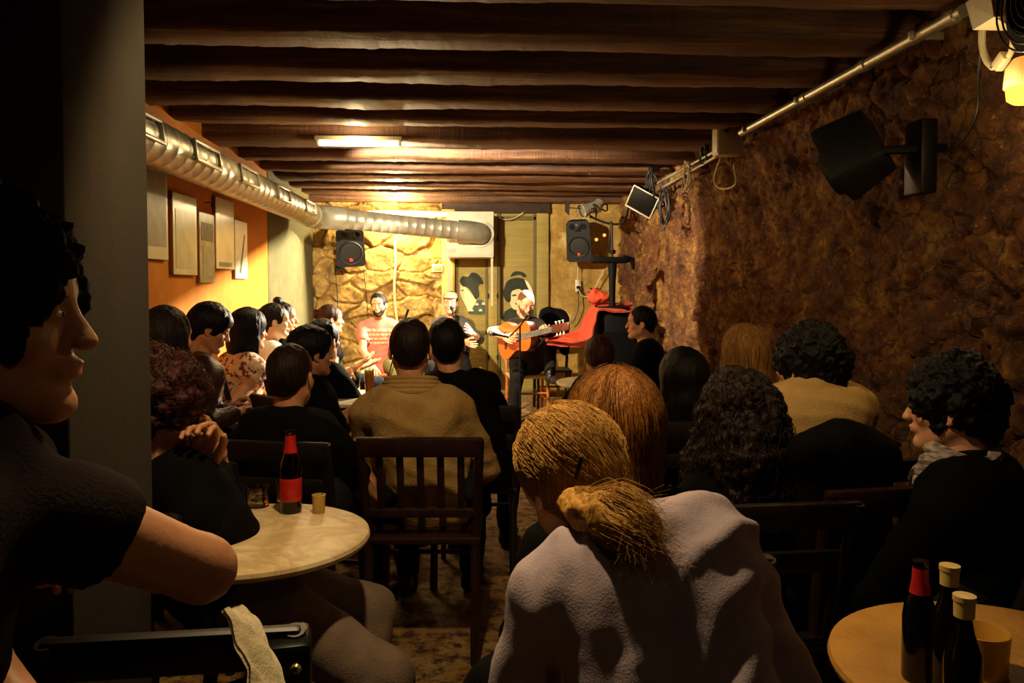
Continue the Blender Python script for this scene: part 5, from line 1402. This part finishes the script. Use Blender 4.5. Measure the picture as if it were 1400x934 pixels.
seat_for(S_, 'dark wooden chair under the reddish hair person')
X_ = person('woman with a black bob seen from behind, between the white table and right wall', P3(932, 520, 3.35), (at(940, 500, 3.3).x, 3.3), face=8, look=8, hair='bigbob', hmat=h_black, shirt=c_black, female=True, res=.012)
seat_for(X_, 'dark wooden chair under the black bob woman')
Z_ = person('woman with long straight blonde-brown hair by the right wall', P3(1016, 484, 3.45), (at(1022, 500, 3.4).x, 3.4), face=12, hair='long', hmat=hair_mat('straight_brown_hair', '6a4420', 'a87838', (70, 70, 5)), shirt=c_black2, female=True, res=.012)
seat_for(Z_, 'dark wooden chair under the long straight hair woman')
Y_ = person('woman with big black curly hair seen from behind, right of the light brown head', P3(1005, 578, 2.2), (at(1020, 500, 2.1).x, 2.12), face=4, hair='bigcurly', hmat=hair_mat('black_curls', '120a07', '2a1a10', (30, 30, 30)), shirt=c_black, female=True, res=.012, hres=.006, s=1.0)
seat_for(Y_, 'dark wooden chair under the big curly hair woman')
AA = person('man in a beige t-shirt with full black hair, back turned, near the right wall', P3(1104, 502, 2.62), (at(1125, 500, 2.55).x, 2.56), face=10, look=22, hair='curly', hmat=h_black, shirt=c_beige, sleeve='short', res=.010, hres=.005, bulk=1.05, shoulders=1.1, fold=.004, s=1.02, nb=P3(1110, 541, 2.58))
seat_for(AA, 'dark wooden chair under the beige t-shirt man')
BB = person('dark curly-haired man with a striped scarf in profile at the right edge', P3(1298, 556, 2.02), (at(1330, 500, 1.95).x, 1.96), face=40, look=16, nod=4, hair='curly', hmat=h_black, shirt=c_black, sleeve='long', res=.010, hres=.005, bulk=1.1, shoulders=1.15, collar=scarf, s=.97, eyes=True)
seat_for(BB, 'dark wooden chair under the striped scarf man')
U_ = person('person with long light brown hair, back turned, right of the blonde ponytail', P3(840, 592, 1.85), (at(880, 500, 1.78).x, 1.76), face=-2, look=-4, tilt=0, hair='bigbob', hmat=h_ginger, shirt=c_black, sleeve='long', res=.011, hres=.005, s=1.1)
seat_for(U_, 'dark wooden chair under the light brown hair person')
def sweat_folds(P):
    C = P3(1130, 1040, 1.08); C2 = P3(800, 640, 1.3)
    s = np.linalg.norm((P - C) * (1, .6, 1), axis=1); w = fbm(P * 5, 2)
    a = .5 + .5 * np.sin(2 * math.pi * (s / .075 + w * .5))
    side = np.clip((P[:, 0] - P3(800, 800, 1.25)[0]) / .10, 0, 1)
    ang = np.arctan2(P[:, 0] - C2[0], C2[2] - P[:, 2]); b = .5 + .5 * np.sin(ang * 16 + w * 1.6)
    return .016 * (a ** 1.5 - .3) * side * (.6 + .5 * w) + .010 * b * (1 - side) + .004 * fbm(P * 14, 3)
V_ = person('woman with blonde ponytail and mauve-grey sweatshirt leaning left in the foreground', P3(778, 652, 1.47), (at(985, 500, 1.12).x, 1.13), face=14, look=14, tilt=-8, nod=6, hair='swept', hmat=h_blond, shirt=c_sweat, sleeve='long', res=.008, hres=.005, s=1.0,
            nb=P3(862, 738, 1.34), shoulder_roll=13, up_twist=-8, bulk=1.2, shoulders=1.02, foldfn=sweat_folds, hands=[P3(720, 990, 1.6), P3(1010, 1000, 1.5)], elbow=[(-.4, -.3, -1), (.5, -.3, -1)], pants=c_jeans, hz=.52)
seat_for(V_, 'dark wooden chair under the blonde ponytail woman', hb=.78)
# ponytail
S = SDF(.005); q = [P3(786, 690, 1.33), P3(808, 700, 1.27), P3(840, 706, 1.22), P3(872, 722, 1.18), P3(893, 738, 1.17)]
S.chain(q, [.028, .030, .040, .034, .012], .02)
V, F = S.build(); V = relax(V, F, 1)
V = disp(V, F, lambda P: .005 * fbm(P * (12, 30, 75), 3)); mesh_obj('ponytail', xf(V, V_['inv']), F, h_blond, V_['root'])
cv = bpy.data.curves.new('ponytail_strands', 'CURVE'); cv.dimensions = '3D'; cv.bevel_depth = .0005; cv.bevel_resolution = 0
rs = np.random.RandomState(9); cen = np.array([list(p) for p in spline(q, 4)]); rad = np.interp(np.linspace(0, 1, len(cen)), [0, .25, .5, .75, 1], [.028, .032, .043, .037, .022])
for _ in range(1000):
    a, rr_ = rs.rand() * 6.28, rs.rand() ** .4 * 1.12; w = rs.randn(3) * .006; n_ = len(cen); cut = rs.randint(n_ - 5, n_ + 1)
    pts = cen[:cut] + np.stack([np.sin(a + np.arange(cut) * .05) * rad[:cut] * rr_ * .3, np.sin(a) * rad[:cut] * rr_, np.cos(a) * rad[:cut] * rr_], 1) + w * np.linspace(0, 1.6, cut)[:, None]
    pts = np.concatenate([pts, [pts[-1] + (pts[-1] - pts[-2]) * 1.5 + w * 2 + (0, 0, -.008)]]); pts = xf(pts, V_['inv'])
    sp = cv.splines.new('POLY'); sp.points.add(len(pts) - 1)
    for k, p in enumerate(pts): sp.points[k].co = (*p, 1); sp.points[k].radius = 1 if k < len(pts) - 2 else .4
cv.materials.append(h_blond); o = bpy.data.objects.new('ponytail_strands', cv); link(o, V_['root']); o['kind'] = 'stuff'
MB().tube([Vector(xf(np.array([p]), V_['inv'])[0]) for p in (P3(800, 697, 1.30) + (0, .0, .03), P3(800, 697, 1.285), P3(800, 697, 1.30) + (0, 0, -.03))], .006, 8).build('hair_band', m_cable, V_['root'])
MB().box(Vector(xf(np.array([P3(791, 640, 1.335)]), V_['inv'])[0]), (.008, .006, .04), rot(y=15), bev=.002).build('hair_clip', m_iron, V_['root'])

def strands(J, hm, n, length, rad, mat, style, down=.9, part=(0, .02, .12), jit=.25, h=.005, zmin=-1, seed=1, name='hair_strands', pull=None):
    """thin curved strands lying over the hair surface, one curve object"""
    rs = np.random.RandomState(seed); V, F = hair_mesh(style, h); N = normals(V, F)
    cv = bpy.data.curves.new(name, 'CURVE'); cv.dimensions = '3D'; cv.bevel_depth = rad; cv.bevel_resolution = 0; cv.resolution_u = 1
    Hn = np.array(J['Hm']); ids = rs.choice(len(V), n)
    from mathutils.kdtree import KDTree
    kd = KDTree(len(V))
    for i, v_ in enumerate(V): kd.insert(v_, i)
    kd.balance()
    for i in ids:
        p = V[i].copy(); nn = N[i]; pts = []
        off = .0015 + .004 * rs.rand(); d0 = np.array([rs.randn() * jit, rs.randn() * jit, -down])
        if pull is not None: d0 = np.array(pull) - p; d0 = d0 / np.linalg.norm(d0) + rs.randn(3) * jit
        for k in range(8):
            co, j, _ = kd.find(p); nn = N[j]; pts.append(V[j] + nn * (off + .0015 * math.sin(k * 1.3 + i)) + (p - V[j]) * .5)
            d = d0 + (p - np.array(part)) * 1.2 * (1 if pull is None else 0); d = d - nn * (d @ nn); d = unit(d); p = p + d * length / 8
        W_ = xf(xf(np.array(pts), Hn), J['inv']); sp = cv.splines.new('POLY'); sp.points.add(len(W_) - 1)
        for k, w_ in enumerate(W_): sp.points[k].co = (*w_, 1); sp.points[k].radius = 1 - .6 * abs(k / 7 - .4)
    cv.materials.append(mat); o = bpy.data.objects.new(name, cv); link(o, J['root']); o['kind'] = 'stuff'; return o
strands(V_, None, 4200, .10, .0005, h_blond, 'swept', pull=(0.03, -.16, -.06), jit=.06, seed=2)
strands(U_, None, 2600, .12, .0005, h_ginger, 'bigbob', jit=.06, seed=3)
strands(Z_, None, 500, .12, .0008, hair_mat('straight_brown_hair2', '6a4420', 'b88a48', (70, 70, 5)), 'long', jit=.05, seed=4, h=.006)
strands(Y_, None, 900, .12, .0012, h_dark, 'bigcurly', jit=.6, seed=5, h=.006)
strands(B_, None, 700, .05, .0010, h_redbrown, 'curly', jit=1.2, down=.2, seed=6, h=.006)

# ---- things around the foreground
chair('black-backed chair at the bottom left, in front of the marble table', at(262, 900, 1.42).x, 1.55, 4, m_black_wood, w=.38, hb=.82, style='bar')
S = SDF(.008); zt = .80
o = loft([at(300, 838, 1.12), at(322, 872, 1.1), at(345, 930, 1.05), at(362, 1000, 1.0), at(370, 1060, 1.0)], [at(334, 828, 1.22), at(362, 862, 1.2), at(392, 915, 1.15), at(408, 990, 1.1), at(415, 1060, 1.1)],
         'cream_jacket', cloth('cream_cotton', 'cfc4a0', 'bdb08c'), fold=.014, fs=(16, 16, 8), th=.006, seed=2)
tag(o, 'cream jacket hanging over the chair below the bare elbow', 'jacket')
c = at(352, 905, 1.36)
vb_ = thing('black_shoulder_bag', 'black bag with a metal stud hanging at the cream jacket', 'bag', (at(385, 900, 1.3).x, 1.30, at(385, 895, 1.3).z - .03))
MB().box((0, 0, 0), (.095, .10, .13), rot(z=12), bev=.014).build('bag_body', M('glossy_black_leather', '0a0d0a', '0e120e', .22), vb_)
MB().lathe([(0, .008), (.007, .006), (.009, 0), (0, -.002)], (.034, -.052, .03), 14, rot(x=90)).build('stud', M('brass_stud', 'e8d8a0', rough=.2, metal=.9), vb_)
chair('dark chair with a black coat over its back, left of the striped scarf man', at(1150, 700, 2.2).x, 2.22, 8, m_wood, hb=.86, style='bar')
S = SDF(.012); zc = at(1140, 572, 2.0)
S.chain([P3(1106, 618, 2.0), P3(1152, 608, 2.02), P3(1204, 626, 2.05)], [.05, .055, .05], .05)
S.rbox(P3(1150, 690, 2.02), (.13, .05, .2), .06, .05)
V, F = S.build(); V = disp(V, F, lambda P: .010 * fbm(P * (12, 12, 5), 3)); tag(mesh_obj('black_coat', V, F, c_black), 'black coat over a chair back below the beige t-shirt man', 'coat')
S = SDF(.01); c = np.array((at(682, 920, 1.45).x, 1.45, 0)); zt = at(682, 898, 1.45).z
S.ell(c + (0, 0, zt - .16), (.085, .08, .16), .04).ell(c + (.03, .02, .2), (.11, .10, .2), .06)
V, F = S.build(); V = disp(V, F, lambda P: .008 * fbm(P * 10, 3)); tag(mesh_obj('black_backpack', V, F, c_black), 'black backpack standing on the floor at the bottom edge, left of the sweatshirt', 'backpack')
# ------------------------------------------------------------------ near warm lamp over the table (out of frame), with an added spot and fill
k = light('SPOT', 'table_lamp_light', (-.12, 1.62, 2.40), 62, (1, .70, .36), spot_size=118 * D2R, spot_blend=.35, shadow_soft_size=.04); point_at(k, (-.1, 3.0, .6))
k = light('SPOT', 'table_lamp_down_spot', (-.10, 1.60, 2.40), 64, (1, .70, .36), spot_size=62 * D2R, spot_blend=.3, shadow_soft_size=.03); point_at(k, (.22, 1.08, .9))  # extra spot added at the same lamp, narrowed to leave the near face dark
k = light('SPOT', 'rear_fill_light', (.55, -.5, 2.3), 3.2, (1, .66, .34), spot_size=100 * D2R, spot_blend=.8, shadow_soft_size=.1); point_at(k, (.0, 1.4, .6))  # weak fill added behind the camera, no known lamp there
w = bpy.data.worlds.new('world'); SC.world = w; w.use_nodes = True
w.node_tree.nodes['Background'].inputs[0].default_value = (.012, .006, .002, 1)
w.node_tree.nodes['Background'].inputs[1].default_value = .1
SC.view_settings.view_transform = 'Standard'; SC.view_settings.look = 'None'
SC.view_settings.gamma = 1; SC.view_settings.exposure = 0.3
